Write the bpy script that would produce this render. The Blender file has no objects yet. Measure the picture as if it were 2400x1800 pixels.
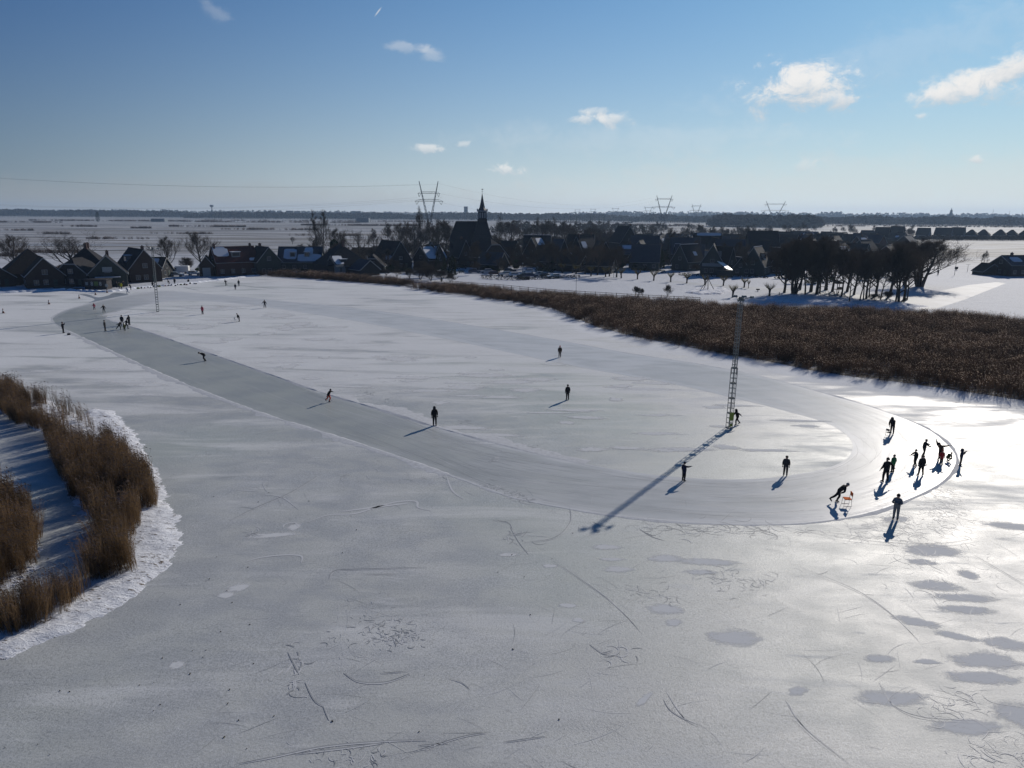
import bpy, bmesh, math, random
import numpy as np
from mathutils import Vector, Matrix, noise as mnoise
R = math.radians
rnd = random.Random(7)
scene = bpy.context.scene
col = scene.collection

# ------------------------------------------------------------------ camera
CAM_H = 20.0; FPX = 1664.0; PITCH = R(13.52); ROLL = R(0.36)
cd = bpy.data.cameras.new('camera'); cam = bpy.data.objects.new('camera', cd); col.objects.link(cam)
cd.sensor_fit = 'HORIZONTAL'; cd.sensor_width = 36.0; cd.lens = 36.0 * FPX / 2400.0
cd.clip_start = 0.5; cd.clip_end = 60000.0
cam.matrix_world = (Matrix.Translation((0, 0, CAM_H)) @ Matrix.Rotation(R(90) - PITCH, 4, 'X') @ Matrix.Rotation(ROLL, 4, 'Z'))
scene.camera = cam

# ------------------------------------------------------------------ sun, sky, exposure
SUN_AZ = 34.6      # degrees to the right of the view direction (+Y)
SUN_EL = 24.4
sd = bpy.data.lights.new('sun', 'SUN'); sun = bpy.data.objects.new('sun', sd); col.objects.link(sun)
sd.energy = 4.3; sd.angle = R(0.55); sd.color = (1.0, 0.93, 0.84)
sun.rotation_euler = (R(90 - SUN_EL), 0, R(-SUN_AZ) + math.pi)
sun.location = (60, 100, 80)
_d = Vector((math.sin(R(SUN_AZ)) * math.cos(R(SUN_EL)), math.cos(R(SUN_AZ)) * math.cos(R(SUN_EL)), math.sin(R(SUN_EL))))
sun.rotation_euler = (-_d).to_track_quat('-Z', 'Y').to_euler()

vs = scene.view_settings
vs.view_transform = 'Standard'; vs.look = 'None'; vs.exposure = 0.0; vs.gamma = 1.0; vs.use_curve_mapping = False
cy = scene.cycles
cy.max_bounces = 6; cy.diffuse_bounces = 3; cy.glossy_bounces = 3; cy.transmission_bounces = 4
cy.volume_bounces = 0; cy.transparent_max_bounces = 8; cy.sample_clamp_indirect = 4.0

def ray(px, py):
    x = px - 1200.0; y = -(py - 900.0)
    xr = x * math.cos(ROLL) - y * math.sin(ROLL); yr = x * math.sin(ROLL) + y * math.cos(ROLL)
    return Vector((xr, FPX * math.cos(PITCH) + yr * math.sin(PITCH), -FPX * math.sin(PITCH) + yr * math.cos(PITCH)))
def at(px, py, z=0.0):
    """ground point seen at a photograph pixel"""
    d = ray(px, py); t = (z - CAM_H) / d.z
    return Vector((d.x * t, d.y * t, z))
def atd(px, row, D):
    """point seen at a pixel, D metres ahead; gives its height as well"""
    d = ray(px, row); t = D / d.y
    return Vector((d.x * t, D, CAM_H + d.z * t))
def dirpx(px, py):
    return ray(px, py).normalized()

world = bpy.data.worlds.new('World'); scene.world = world; world.use_nodes = True
wn = world.node_tree; wn.nodes.clear()
def wnode(t, **k):
    n = wn.nodes.new(t)
    for a, b in k.items(): setattr(n, a, b)
    return n
wout = wnode('ShaderNodeOutputWorld'); wbg = wnode('ShaderNodeBackground'); wn.links.new(wbg.outputs[0], wout.inputs[0])
SKY = 0.062
wbg.inputs[1].default_value = 1.0
sky = wnode('ShaderNodeTexSky', sky_type='NISHITA'); sky.sun_disc = False
sky.sun_elevation = R(SUN_EL); sky.sun_rotation = R(SUN_AZ); sky.air_density = 1.0; sky.dust_density = 0.25; sky.ozone_density = 3.0; sky.altitude = 0
tc = wnode('ShaderNodeTexCoord')
skm = wnode('ShaderNodeVectorMath', operation='SCALE'); skm.inputs[3].default_value = SKY
wn.links.new(sky.outputs[0], skm.inputs[0])
wnz = wnode('ShaderNodeTexNoise'); wnz.inputs['Scale'].default_value = 26.0; wnz.inputs['Detail'].default_value = 12.0; wnz.inputs['Roughness'].default_value = 0.68; wnz.inputs['Distortion'].default_value = .35
wmp = wnode('ShaderNodeMapping'); wmp.inputs['Scale'].default_value = (1, 1, 1.5)
wn.links.new(tc.outputs['Generated'], wmp.inputs[0]); wn.links.new(wmp.outputs[0], wnz.inputs['Vector'])
# soft shoulder for the glow round the sun, then a pale mist near the horizon, brighter on the sun's side
def wmath(op, a, b=0.0, c=0.0):
    n = wnode('ShaderNodeMath', operation=op)
    for i, v in enumerate((a, b, c)):
        if isinstance(v, bpy.types.NodeSocket): wn.links.new(v, n.inputs[i])
        else: n.inputs[i].default_value = v
    return n.outputs[0]
wl = wnode('ShaderNodeVectorMath', operation='DOT_PRODUCT'); wn.links.new(skm.outputs[0], wl.inputs[0]); wl.inputs[1].default_value = (.2, .6, .2)
wk = wmath('DIVIDE', 1.0, wmath('MULTIPLY_ADD', wl.outputs['Value'], 0.95, 1.0))
wsc = wnode('ShaderNodeVectorMath', operation='SCALE'); wn.links.new(skm.outputs[0], wsc.inputs[0]); wn.links.new(wk, wsc.inputs[3])
wdot = wnode('ShaderNodeVectorMath', operation='DOT_PRODUCT'); wn.links.new(tc.outputs['Generated'], wdot.inputs[0]); wdot.inputs[1].default_value = (math.sin(R(SUN_AZ)), math.cos(R(SUN_AZ)), 0)
wmr = wnode('ShaderNodeMapRange', interpolation_type='SMOOTHSTEP'); wn.links.new(wdot.outputs['Value'], wmr.inputs[0]); wmr.inputs[1].default_value = .12; wmr.inputs[2].default_value = 1.08
whc = wnode('ShaderNodeMix', data_type='RGBA'); wn.links.new(wmr.outputs[0], whc.inputs[0]); whc.inputs[6].default_value = (.19, .23, .275, 1); whc.inputs[7].default_value = (.76, .81, .85, 1)
wsp = wnode('ShaderNodeSeparateXYZ'); wn.links.new(tc.outputs['Generated'], wsp.inputs[0])
wex = wmath('EXPONENT', wmath('MULTIPLY', wmath('ABSOLUTE', wsp.outputs[2]), -7.4))
wex = wmath('MULTIPLY', wex, 1.0)
whm = wnode('ShaderNodeMix', data_type='RGBA'); wn.links.new(wex, whm.inputs[0]); wtn = wnode('ShaderNodeMix', data_type='RGBA'); wn.links.new(wmr.outputs[0], wtn.inputs[0]); wtn.inputs[6].default_value = (.07, .51, 1.02, 1); wtn.inputs[7].default_value = (.60, 1.28, 1.66, 1)
wml = wnode('ShaderNodeVectorMath', operation='MULTIPLY'); wn.links.new(wsc.outputs[0], wml.inputs[0]); wn.links.new(wtn.outputs[2], wml.inputs[1]); wn.links.new(wml.outputs[0], whm.inputs[6]); wn.links.new(whc.outputs[2], whm.inputs[7])
cur = whm.outputs[2]
def cloud(px, py, a, b, opac, edge=0.8, tilt=0.0, amp=1.9, bright=0.82):
    global cur
    c = dirpx(px, py)
    rt = Vector((c.y, -c.x, 0)).normalized(); up = rt.cross(c).normalized()
    t = R(tilt); r2 = rt * math.cos(t) + up * math.sin(t); u2 = -rt * math.sin(t) + up * math.cos(t)
    k = FPX * 1.0
    comb = wnode('ShaderNodeCombineXYZ')
    for i, (v, s) in enumerate(((r2, a / k), (u2, b / k))):
        dn = wnode('ShaderNodeVectorMath', operation='DOT_PRODUCT'); wn.links.new(tc.outputs['Generated'], dn.inputs[0]); dn.inputs[1].default_value = v / s
        wn.links.new(dn.outputs['Value'], comb.inputs[i])
    ln = wnode('ShaderNodeVectorMath', operation='LENGTH'); wn.links.new(comb.outputs[0], ln.inputs[0])
    ns = wnode('ShaderNodeMath', operation='MULTIPLY_ADD'); wn.links.new(wnz.outputs[0], ns.inputs[0]); ns.inputs[1].default_value = -amp * 2.6; ns.inputs[2].default_value = amp * 1.3
    ad = wnode('ShaderNodeMath', operation='ADD'); wn.links.new(ln.outputs['Value'], ad.inputs[0]); wn.links.new(ns.outputs[0], ad.inputs[1])
    mr = wnode('ShaderNodeMapRange', interpolation_type='SMOOTHERSTEP'); wn.links.new(ad.outputs[0], mr.inputs[0])
    mr.inputs[1].default_value = 1.0 + edge * .35; mr.inputs[2].default_value = 1.0 - edge; mr.inputs[3].default_value = 0; mr.inputs[4].default_value = opac
    ff = wnode('ShaderNodeVectorMath', operation='DOT_PRODUCT'); wn.links.new(tc.outputs['Generated'], ff.inputs[0]); ff.inputs[1].default_value = c
    gt = wnode('ShaderNodeMath', operation='GREATER_THAN'); wn.links.new(ff.outputs['Value'], gt.inputs[0]); gt.inputs[1].default_value = 0.5
    mu = wnode('ShaderNodeMath', operation='MULTIPLY'); wn.links.new(mr.outputs[0], mu.inputs[0]); wn.links.new(gt.outputs[0], mu.inputs[1])
    mx = wnode('ShaderNodeMix', data_type='RGBA'); wn.links.new(mu.outputs[0], mx.inputs[0]); wn.links.new(cur, mx.inputs[6]); mx.inputs[7].default_value = (bright, bright * .985, bright * .965, 1)
    if bright == .82:   # greyer underside, torn bright crest
        sh = wnode('ShaderNodeSeparateXYZ'); wn.links.new(comb.outputs[0], sh.inputs[0]); s2 = wnode('ShaderNodeMath', operation='MULTIPLY_ADD'); wn.links.new(wnz.outputs[0], s2.inputs[0]); s2.inputs[1].default_value = 2.4; wn.links.new(sh.outputs[1], s2.inputs[2])
        s3 = wnode('ShaderNodeMapRange', interpolation_type='SMOOTHSTEP'); wn.links.new(s2.outputs[0], s3.inputs[0]); s3.inputs[1].default_value = .3; s3.inputs[2].default_value = 1.9
        s4 = wnode('ShaderNodeMix', data_type='RGBA'); wn.links.new(s3.outputs[0], s4.inputs[0]); s4.inputs[6].default_value = (.60, .645, .69, 1); s4.inputs[7].default_value = (.90, .885, .865, 1); wn.links.new(s4.outputs[2], mx.inputs[7])
    cur = mx.outputs[2]
cloud(1885, 208, 92, 42, 0.95, edge=1.0)
cloud(1800, 232, 50, 14, 0.5, edge=1.0); cloud(1960, 232, 44, 14, .5, edge=1.0)
cloud(2290, 190, 125, 28, 0.95, tilt=16, edge=1.0, amp=1.3)
cloud(2360, 170, 60, 36, 0.95, tilt=24, edge=1.0, amp=1.3); cloud(2320, 215, 110, 22, .5, edge=1.0)
cloud(1372, 280, 44, 11, 0.6, edge=1.0); cloud(1440, 280, 38, 15, 0.65, edge=1.0); cloud(1400, 262, 34, 8, .4, edge=1.0)
cloud(950, 110, 52, 10, 0.26, edge=1.1); cloud(1012, 125, 20, 16, 0.26, edge=1.1)
cloud(505, 30, 34, 16, 0.13, edge=1.1, tilt=-35)
cloud(1002, 348, 27, 9, 0.6); cloud(1088, 339, 20, 8, 0.45); cloud(1185, 399, 30, 12, 0.7)
cloud(2160, 274, 18, 12, 0.6); cloud(2290, 375, 12, 8, 0.7); cloud(1872, 392, 40, 16, 0.25)
cloud(886, 28, 13, 1.8, 0.6, tilt=50, amp=0.25)
cloud(2150, 420, 700, 60, 0.22, edge=1.0, amp=1.2, bright=.7); cloud(1500, 330, 420, 40, 0.12, edge=1.0, amp=1.2)
cloud(2150, 120, 420, 60, 0.12, edge=1.0, tilt=12, amp=1.2)
cloud(420, 470, 900, 46, 0.30, edge=1.0, amp=.4, bright=.36)
wn.links.new(cur, wbg.inputs[0])

# ------------------------------------------------------------------ helpers
ORD = 'first second third fourth fifth sixth seventh eighth ninth tenth eleventh twelfth thirteenth fourteenth fifteenth sixteenth seventeenth eighteenth nineteenth twentieth twenty-first twenty-second twenty-third twenty-fourth'.split()
def tag(o, label=None, cat=None, group=None, kind=None):
    if label: o['label'] = label
    if cat: o['category'] = cat
    if group: o['group'] = group
    if kind: o['kind'] = kind
    return o
def empty(name, loc=(0, 0, 0), rz=0.0, label=None, cat=None, group=None):
    o = bpy.data.objects.new(name, None); col.objects.link(o); o.empty_display_size = .3
    o.location = loc; o.rotation_euler = (0, 0, rz)
    return tag(o, label, cat, group)
def meshobj(name, me, parent=None, link=True):
    o = bpy.data.objects.new(name, me)
    if link: col.objects.link(o)
    if parent is not None: o.parent = parent
    return o
class MB:
    """collects shapes, builds one mesh"""
    def __init__(s): s.v = []; s.f = []; s.m = []; s.mi = 0
    def add(s, vs_, fs):
        n = len(s.v); s.v += [tuple(v) for v in vs_]; s.f += [tuple(i + n for i in f) for f in fs]; s.m += [s.mi] * len(fs); return s
    def box(s, c, d, rz=0.0, taper=1.0):
        cx, cy_, cz = c; hx, hy, hz = d[0] / 2, d[1] / 2, d[2] / 2; ca, sa = math.cos(rz), math.sin(rz)
        vv = []
        for z in (-hz, hz):
            k = taper if z > 0 else 1
            for x, y in ((-hx, -hy), (hx, -hy), (hx, hy), (-hx, hy)):
                x *= k; y *= k
                vv.append((cx + x * ca - y * sa, cy_ + x * sa + y * ca, cz + z))
        return s.add(vv, [(3, 2, 1, 0), (4, 5, 6, 7), (0, 1, 5, 4), (1, 2, 6, 5), (2, 3, 7, 6), (3, 0, 4, 7)])
    def tube(s, pts, radii, n=6, cap=True):
        pts = [Vector(p) for p in pts]
        if not hasattr(radii, '__len__'): radii = [radii] * len(pts)
        rings = []
        for i, p in enumerate(pts):
            d = (pts[min(i + 1, len(pts) - 1)] - pts[max(i - 1, 0)]).normalized()
            a = Vector((0, 0, 1)) if abs(d.z) < .9 else Vector((1, 0, 0))
            u = d.cross(a).normalized(); w = d.cross(u).normalized()
            rings.append([p + (u * math.cos(2 * math.pi * k / n) + w * math.sin(2 * math.pi * k / n)) * radii[i] for k in range(n)])
        vv = [v for r_ in rings for v in r_]; ff = []
        for i in range(len(pts) - 1):
            for k in range(n): ff.append((i * n + k, i * n + (k + 1) % n, (i + 1) * n + (k + 1) % n, (i + 1) * n + k))
        if cap: ff.append(tuple(range(n - 1, -1, -1))); ff.append(tuple((len(pts) - 1) * n + k for k in range(n)))
        return s.add(vv, ff)
    def prism(s, poly, y0, y1):      # poly in xz, extruded along y
        n = len(poly)
        vv = [(x, y0, z) for x, z in poly] + [(x, y1, z) for x, z in poly]
        ff = [tuple(range(n)), tuple(range(2 * n - 1, n - 1, -1))] + [(i, i + n, (i + 1) % n + n, (i + 1) % n) for i in range(n)]
        return s.add(vv, ff)
    def mesh(s, name, *mats, smooth=False):
        me = bpy.data.meshes.new(name); me.from_pydata(s.v, [], s.f)
        for m in mats: me.materials.append(m)
        if any(s.m): me.polygons.foreach_set('material_index', s.m)
        if smooth: me.polygons.foreach_set('use_smooth', [True] * len(s.f))
        me.update(); return me
    def build(s, name, mat, parent=None, smooth=False):
        mats = mat if isinstance(mat, (list, tuple)) else [mat]
        return meshobj(name, s.mesh(name, *mats, smooth=smooth), parent)
def copy_tree(o, parent=None):
    c = o.copy(); col.objects.link(c)
    if parent is not None: c.parent = parent
    for ch in o.children: copy_tree(ch, c)
    return c
def spline(pts, n=8, closed=False):
    P = [Vector(p) for p in pts]; out = []; N = len(P)
    for i in range(N if closed else N - 1):
        p0 = P[(i - 1) % N] if closed or i > 0 else P[0]; p1 = P[i]; p2 = P[(i + 1) % N]; p3 = P[(i + 2) % N] if closed or i + 2 < N else P[-1]
        for k in range(n):
            t = k / n
            out.append(0.5 * ((2 * p1) + (p2 - p0) * t + (2 * p0 - 5 * p1 + 4 * p2 - p3) * t * t + (-p0 + 3 * p1 - 3 * p2 + p3) * t ** 3))
    if not closed: out.append(P[-1])
    return out
def inpoly(x, y, poly):
    c = False; n = len(poly); j = n - 1
    for i in range(n):
        xi, yi = poly[i][0], poly[i][1]; xj, yj = poly[j][0], poly[j][1]
        if (yi > y) != (yj > y) and x < (xj - xi) * (y - yi) / (yj - yi) + xi: c = not c
        j = i
    return c

# ------------------------------------------------------------------ materials
def mat(name, rgb=(.5, .5, .5), rough=.8, spec=.3, metal=0.0, var=0.0, vscale=3.0, bump=0.0, bscale=20.0, rand=0.0):
    m = bpy.data.materials.new(name); m.use_nodes = True; nt = m.node_tree; b = nt.nodes['Principled BSDF']
    b.inputs['Base Color'].default_value = (*rgb, 1); b.inputs['Roughness'].default_value = rough
    b.inputs['Specular IOR Level'].default_value = spec; b.inputs['Metallic'].default_value = metal
    L = nt.links.new; src = None
    if var or rand:
        g = nt.nodes.new('ShaderNodeTexCoord'); nz = nt.nodes.new('ShaderNodeTexNoise'); nz.inputs['Scale'].default_value = vscale; nz.inputs['Detail'].default_value = 6
        L(g.outputs['Object'], nz.inputs['Vector'])
        mr = nt.nodes.new('ShaderNodeMapRange'); L(nz.outputs[0], mr.inputs[0]); mr.inputs[1].default_value = .3; mr.inputs[2].default_value = .7
        mr.inputs[3].default_value = 1 - var; mr.inputs[4].default_value = 1 + var
        oi = nt.nodes.new('ShaderNodeObjectInfo'); m2 = nt.nodes.new('ShaderNodeMapRange'); L(oi.outputs['Random'], m2.inputs[0]); m2.inputs[3].default_value = 1 - rand; m2.inputs[4].default_value = 1 + rand
        mm = nt.nodes.new('ShaderNodeMath'); mm.operation = 'MULTIPLY'; L(mr.outputs[0], mm.inputs[0]); L(m2.outputs[0], mm.inputs[1])
        sc = nt.nodes.new('ShaderNodeVectorMath'); sc.operation = 'SCALE'; sc.inputs[0].default_value = rgb; L(mm.outputs[0], sc.inputs[3]); L(sc.outputs[0], b.inputs['Base Color'])
    if bump:
        g = nt.nodes.new('ShaderNodeTexCoord'); nz = nt.nodes.new('ShaderNodeTexNoise'); nz.inputs['Scale'].default_value = bscale; nz.inputs['Detail'].default_value = 4
        L(g.outputs['Object'], nz.inputs['Vector']); bp = nt.nodes.new('ShaderNodeBump'); bp.inputs['Strength'].default_value = bump; bp.inputs['Distance'].default_value = .05
        L(nz.outputs[0], bp.inputs['Height']); L(bp.outputs[0], b.inputs['Normal'])
    return m
def leafmat(name, rgb, trans=.5, rand=.25):
    m = bpy.data.materials.new(name); m.use_nodes = True; nt = m.node_tree; nt.nodes.clear(); L = nt.links.new
    o = nt.nodes.new('ShaderNodeOutputMaterial'); mx = nt.nodes.new('ShaderNodeMixShader'); d = nt.nodes.new('ShaderNodeBsdfDiffuse'); t = nt.nodes.new('ShaderNodeBsdfTranslucent')
    oi = nt.nodes.new('ShaderNodeObjectInfo'); m2 = nt.nodes.new('ShaderNodeMapRange'); L(oi.outputs['Random'], m2.inputs[0]); m2.inputs[3].default_value = 1 - rand; m2.inputs[4].default_value = 1 + rand
    g = nt.nodes.new('ShaderNodeNewGeometry'); nz = nt.nodes.new('ShaderNodeTexNoise'); nz.inputs['Scale'].default_value = .12; nz.inputs['Detail'].default_value = 3
    L(g.outputs['Position'], nz.inputs['Vector']); m3 = nt.nodes.new('ShaderNodeMapRange'); L(nz.outputs[0], m3.inputs[0]); m3.inputs[1].default_value = .35; m3.inputs[2].default_value = .65; m3.inputs[3].default_value = .7; m3.inputs[4].default_value = 1.3
    mm = nt.nodes.new('ShaderNodeMath'); mm.operation = 'MULTIPLY'; L(m3.outputs[0], mm.inputs[0]); L(m2.outputs[0], mm.inputs[1])
    sc = nt.nodes.new('ShaderNodeVectorMath'); sc.operation = 'SCALE'; sc.inputs[0].default_value = rgb; L(mm.outputs[0], sc.inputs[3])
    L(sc.outputs[0], d.inputs[0]); L(sc.outputs[0], t.inputs[0]); mx.inputs[0].default_value = trans
    L(d.outputs[0], mx.inputs[1]); L(t.outputs[0], mx.inputs[2]); L(mx.outputs[0], o.inputs[0])
    return m

class NT:
    """small node-expression helper for the big ground materials"""
    def __init__(s, name):
        s.m = bpy.data.materials.new(name); s.m.use_nodes = True; s.nt = s.m.node_tree; s.b = s.nt.nodes['Principled BSDF']; s.L = s.nt.links.new
        g = s.nt.nodes.new('ShaderNodeNewGeometry'); s.pos = g.outputs['Position']
    def plug(s, sock, v):
        if isinstance(v, bpy.types.NodeSocket): s.L(v, sock)
        else: sock.default_value = v
    def noise(s, scale, sx=1, sy=1, detail=5, rough=.55, dist=0.0, vec=None, rot=0.0, off=(0, 0, 0)):
        mp = s.nt.nodes.new('ShaderNodeMapping'); mp.inputs['Scale'].default_value = (sx, sy, 1); mp.inputs['Rotation'].default_value = (0, 0, rot); mp.inputs['Location'].default_value = off
        mp.vector_type = 'POINT'
        s.L(vec or s.pos, mp.inputs[0]); n = s.nt.nodes.new('ShaderNodeTexNoise'); s.L(mp.outputs[0], n.inputs['Vector'])
        n.inputs['Scale'].default_value = scale; n.inputs['Detail'].default_value = detail; n.inputs['Roughness'].default_value = rough; n.inputs['Distortion'].default_value = dist
        return n.outputs[0]
    def mr(s, v, a, b, c=0.0, d=1.0, smooth=True):
        n = s.nt.nodes.new('ShaderNodeMapRange'); n.interpolation_type = 'SMOOTHSTEP' if smooth else 'LINEAR'
        s.plug(n.inputs[0], v); n.inputs[1].default_value = a; n.inputs[2].default_value = b; n.inputs[3].default_value = c; n.inputs[4].default_value = d
        return n.outputs[0]
    def math(s, op, a, b=0.0, clamp=False):
        n = s.nt.nodes.new('ShaderNodeMath'); n.operation = op; n.use_clamp = clamp; s.plug(n.inputs[0], a); s.plug(n.inputs[1], b); return n.outputs[0]
    def mix(s, f, a, b):
        n = s.nt.nodes.new('ShaderNodeMix'); n.data_type = 'RGBA'; s.plug(n.inputs[0], f)
        for i, c in ((6, a), (7, b)): s.plug(n.inputs[i], c if isinstance(c, bpy.types.NodeSocket) else (*c, 1))
        return n.outputs[2]
    def sep(s, v=None):
        n = s.nt.nodes.new('ShaderNodeSeparateXYZ'); s.L(v or s.pos, n.inputs[0]); return n.outputs
    def bump(s, h, strength, dist):
        n = s.nt.nodes.new('ShaderNodeBump'); n.inputs['Strength'].default_value = strength; n.inputs['Distance'].default_value = dist; s.L(h, n.inputs['Height']); s.L(n.outputs[0], s.b.inputs['Normal'])

SNOWC = (.49, .51, .55)
# snowy polder land
t = NT('snowy_land'); X, Y, Z = t.sep()
streak = t.noise(1.0, .006, .055, 6, .6, .6, rot=.05)
fine = t.noise(1.6, 1, 1, 5, .65)
far = t.mr(Y, 220, 420)
grass = t.math('MULTIPLY', t.mr(streak, .47, .56), far)
tuft = t.mr(t.noise(2.6, 1, 1.6, 4, .7), .53, .68)
near = t.mr(t.noise(.05, 1, 1, 3), .36, .52)
tf = t.math('MULTIPLY', tuft, near)
ditch = t.mr(t.noise(1.0, .002, .09, 3, .5, .4, rot=-.03, off=(3, 8, 0)), .565, .60)
ditch = t.math('MULTIPLY', ditch, far)
cov = t.math('MAXIMUM', t.math('MULTIPLY', grass, .85), t.math('MULTIPLY', tf, .62))
pol = t.math('MULTIPLY', t.mr(t.noise(1.0, .012, .30, 6, .7, .5, rot=.02, off=(5, 2, 0)), .42, .60), far)
cov = t.math('MAXIMUM', cov, t.math('MULTIPLY', pol, .78))
c = t.mix(cov, SNOWC, (.10, .085, .06)); c = t.mix(ditch, c, (.045, .04, .035))
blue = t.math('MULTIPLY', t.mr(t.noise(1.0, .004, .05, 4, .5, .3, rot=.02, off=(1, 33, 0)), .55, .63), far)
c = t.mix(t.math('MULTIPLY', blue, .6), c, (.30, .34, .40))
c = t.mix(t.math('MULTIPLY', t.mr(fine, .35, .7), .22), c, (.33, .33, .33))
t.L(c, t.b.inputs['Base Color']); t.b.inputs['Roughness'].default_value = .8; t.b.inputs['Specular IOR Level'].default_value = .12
t.bump(t.math('ADD', fine, t.math('MULTIPLY', t.noise(.35, 1, 1, 4), 2.0)), .6, .25)
M_LAND = t.m

def ice_material(name, base, track=False):
    t = NT(name); X, Y, Z = t.sep()
    if track:
        uv = t.nt.nodes.new('ShaderNodeUVMap'); uvv = uv.outputs[0]
        st = t.noise(1.0, .10, 5.0, 6, .6, .8, vec=uvv); st2 = t.noise(1.0, .35, 22.0, 4, .65, .5, vec=uvv)
        mott = t.noise(.16, 1, 1, 5, .6)
        cov = t.math('MULTIPLY', t.mr(st, .48, .78), .65)
        cov = t.math('ADD', cov, t.math('MULTIPLY', t.mr(st2, .54, .74), .40), True)
        c = t.mix(t.mr(mott, .38, .62), base, (base[0] * 1.22, base[1] * 1.2, base[2] * 1.13))
        c = t.mix(cov, c, (.42, .43, .435))
        rough = t.mr(st, .4, .7, .36, .5); at_ = t.nt.nodes.new('ShaderNodeAttribute'); at_.attribute_name = 'film'; c = t.mix(t.math('MULTIPLY', at_.outputs['Fac'], t.mr(t.noise(.3, .5, 1.5, 5, .6), .3, .7, .62, 1.0), True), c, (.54, .545, .545))
        hb = t.math('ADD', t.math('MULTIPLY', st2, .6), t.noise(9.0, 1, 1, 3)); bs, bd = .25, .012
    else:
        big = t.noise(.045, 1, 1, 4, .55, .4)
        str1 = t.noise(1.0, .055, .26, 7, .62, .7, rot=R(-4))
        str2 = t.noise(1.0, .20, 1.0, 6, .6, .5, rot=R(-6), off=(9, 4, 0))
        fz = t.mr(Y, 45, 110)
        # drifted snow lies thick on the inner field and by the reeds, thin in the near bay
        thr = t.math('SUBTRACT', t.math('MULTIPLY', str1, 1.0), t.mr(fz, 0, 1, .10, -.12))
        thr = t.math('ADD', thr, t.math('MULTIPLY', t.math('SUBTRACT', big, .5), .35))
        cov = t.math('MULTIPLY', t.mr(thr, .40, .66), t.mr(fz, 0, 1, .5, .78))
        cov2 = t.math('MULTIPLY', t.mr(str2, .60, .70), t.mr(fz, 0, 1, .25, .6))
        cov = t.math('MAXIMUM', cov, cov2)
        att = t.nt.nodes.new('ShaderNodeAttribute'); att.attribute_name = 'shore'
        cov = t.math('MAXIMUM', cov, t.mr(t.math('ADD', att.outputs['Fac'], t.math('MULTIPLY', t.math('SUBTRACT', str1, .5), 1.2)), .35, .75))
        grain = t.noise(9.0, 1, 1, 4, .8); gr2 = t.noise(24.0, 1, 1, 3, .8)
        mott = t.noise(.5, .6, 1, 5, .6, .4)
        b2 = (base[0] * 1.20, base[1] * 1.19, base[2] * 1.14)
        c = t.mix(t.mr(mott, .35, .65), base, b2)
        c = t.mix(t.mr(t.noise(.02, 1, 1, 2), .45, .6), c, (base[0] * 1.02, base[1] * 1.08, base[2] * 1.0))
        c = t.mix(cov, c, (.68, .69, .70))
        g = t.math('ADD', t.math('MULTIPLY', t.mr(grain, .3, .7, 0, 1, False), .6), t.math('MULTIPLY', t.mr(gr2, .3, .7, 0, 1, False), .4))
        c = t.mix(t.math('MULTIPLY', t.mr(g, .42, .72), t.mr(t.noise(.13, 1, 1, 4, .6), .35, .65, .15, .6)), c, (.54, .55, .56)); c = t.mix(t.math('MULTIPLY', t.mr(g, .5, .22), t.mr(t.noise(.09, 1, 1, 4, .6, 0, off=(7, 1, 0)), .35, .65, .12, .6)), c, (.14, .145, .15))
        crk = t.noise(.22, 1, 1, 3, .5, 1.2, off=(4, 9, 0)); crl = t.math('LESS_THAN', t.math('ABSOLUTE', t.math('SUBTRACT', crk, .5)), .0016)
        c = t.mix(t.math('MULTIPLY', crl, .30), c, (.16, .165, .17))
        rough = t.math('ADD', t.mr(mott, .3, .7, .49, .60), t.math('MULTIPLY', cov, .45), True)
        t.L(t.mr(cov, 0, 1, .44, .06), t.b.inputs['Specular IOR Level'])
        hb = t.math('ADD', t.math('MULTIPLY', grain, 1.2), t.math('ADD', gr2, t.math('MULTIPLY', str2, 1.5))); bs, bd = .55, .02
    if track: t.b.inputs['Specular IOR Level'].default_value = .065
    t.L(c, t.b.inputs['Base Color']); t.L(rough, t.b.inputs['Roughness']); t.bump(hb, bs, bd)
    return t.m
M_ICE = ice_material('lake_ice', (.335, .344, .345))
M_TRACK = ice_material('swept_ice', (.235, .252, .247), True)
M_SNOW = mat('drifted_snow', (.62, .64, .68), .85, .2, var=.12, vscale=1.5, bump=.8, bscale=6)
M_THIN = mat('thin_snow_film', (.47, .48, .495), .85, .10, var=.12, vscale=3.0, bump=.4, bscale=14)
t = NT('ragged_snow_film'); at_ = t.nt.nodes.new('ShaderNodeAttribute'); at_.attribute_name = 'fall'
al = t.mr(t.math('ADD', at_.outputs['Fac'], t.math('MULTIPLY', t.math('SUBTRACT', t.noise(3.0, .7, 1, 7, .8), .5), 2.2)), .10, .95)
t.L(t.math('MULTIPLY', al, .8), t.b.inputs['Alpha']); t.b.inputs['Base Color'].default_value = (.64, .65, .66, 1); t.b.inputs['Roughness'].default_value = .85; t.b.inputs['Specular IOR Level'].default_value = .06; M_FILM = t.m
M_MARKL = mat('ice_shavings', (.50, .505, .51), .6, .25)
M_MARKD = mat('cut_ice_groove', (.28, .29, .295), .6, .2)
# ------------------------------------------------------------------ the setting: ground, lake, track
g_ = MB(); S = 7000
g_.add([(-4400, -230, 0), (4400, -230, 0), (4400, 4400, 0), (-4400, 4400, 0)], [(0, 1, 2, 3)])
tag(g_.build('ground', M_LAND), 'flat snowy polder land with frozen ditches and brown grass', kind='structure')

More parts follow.
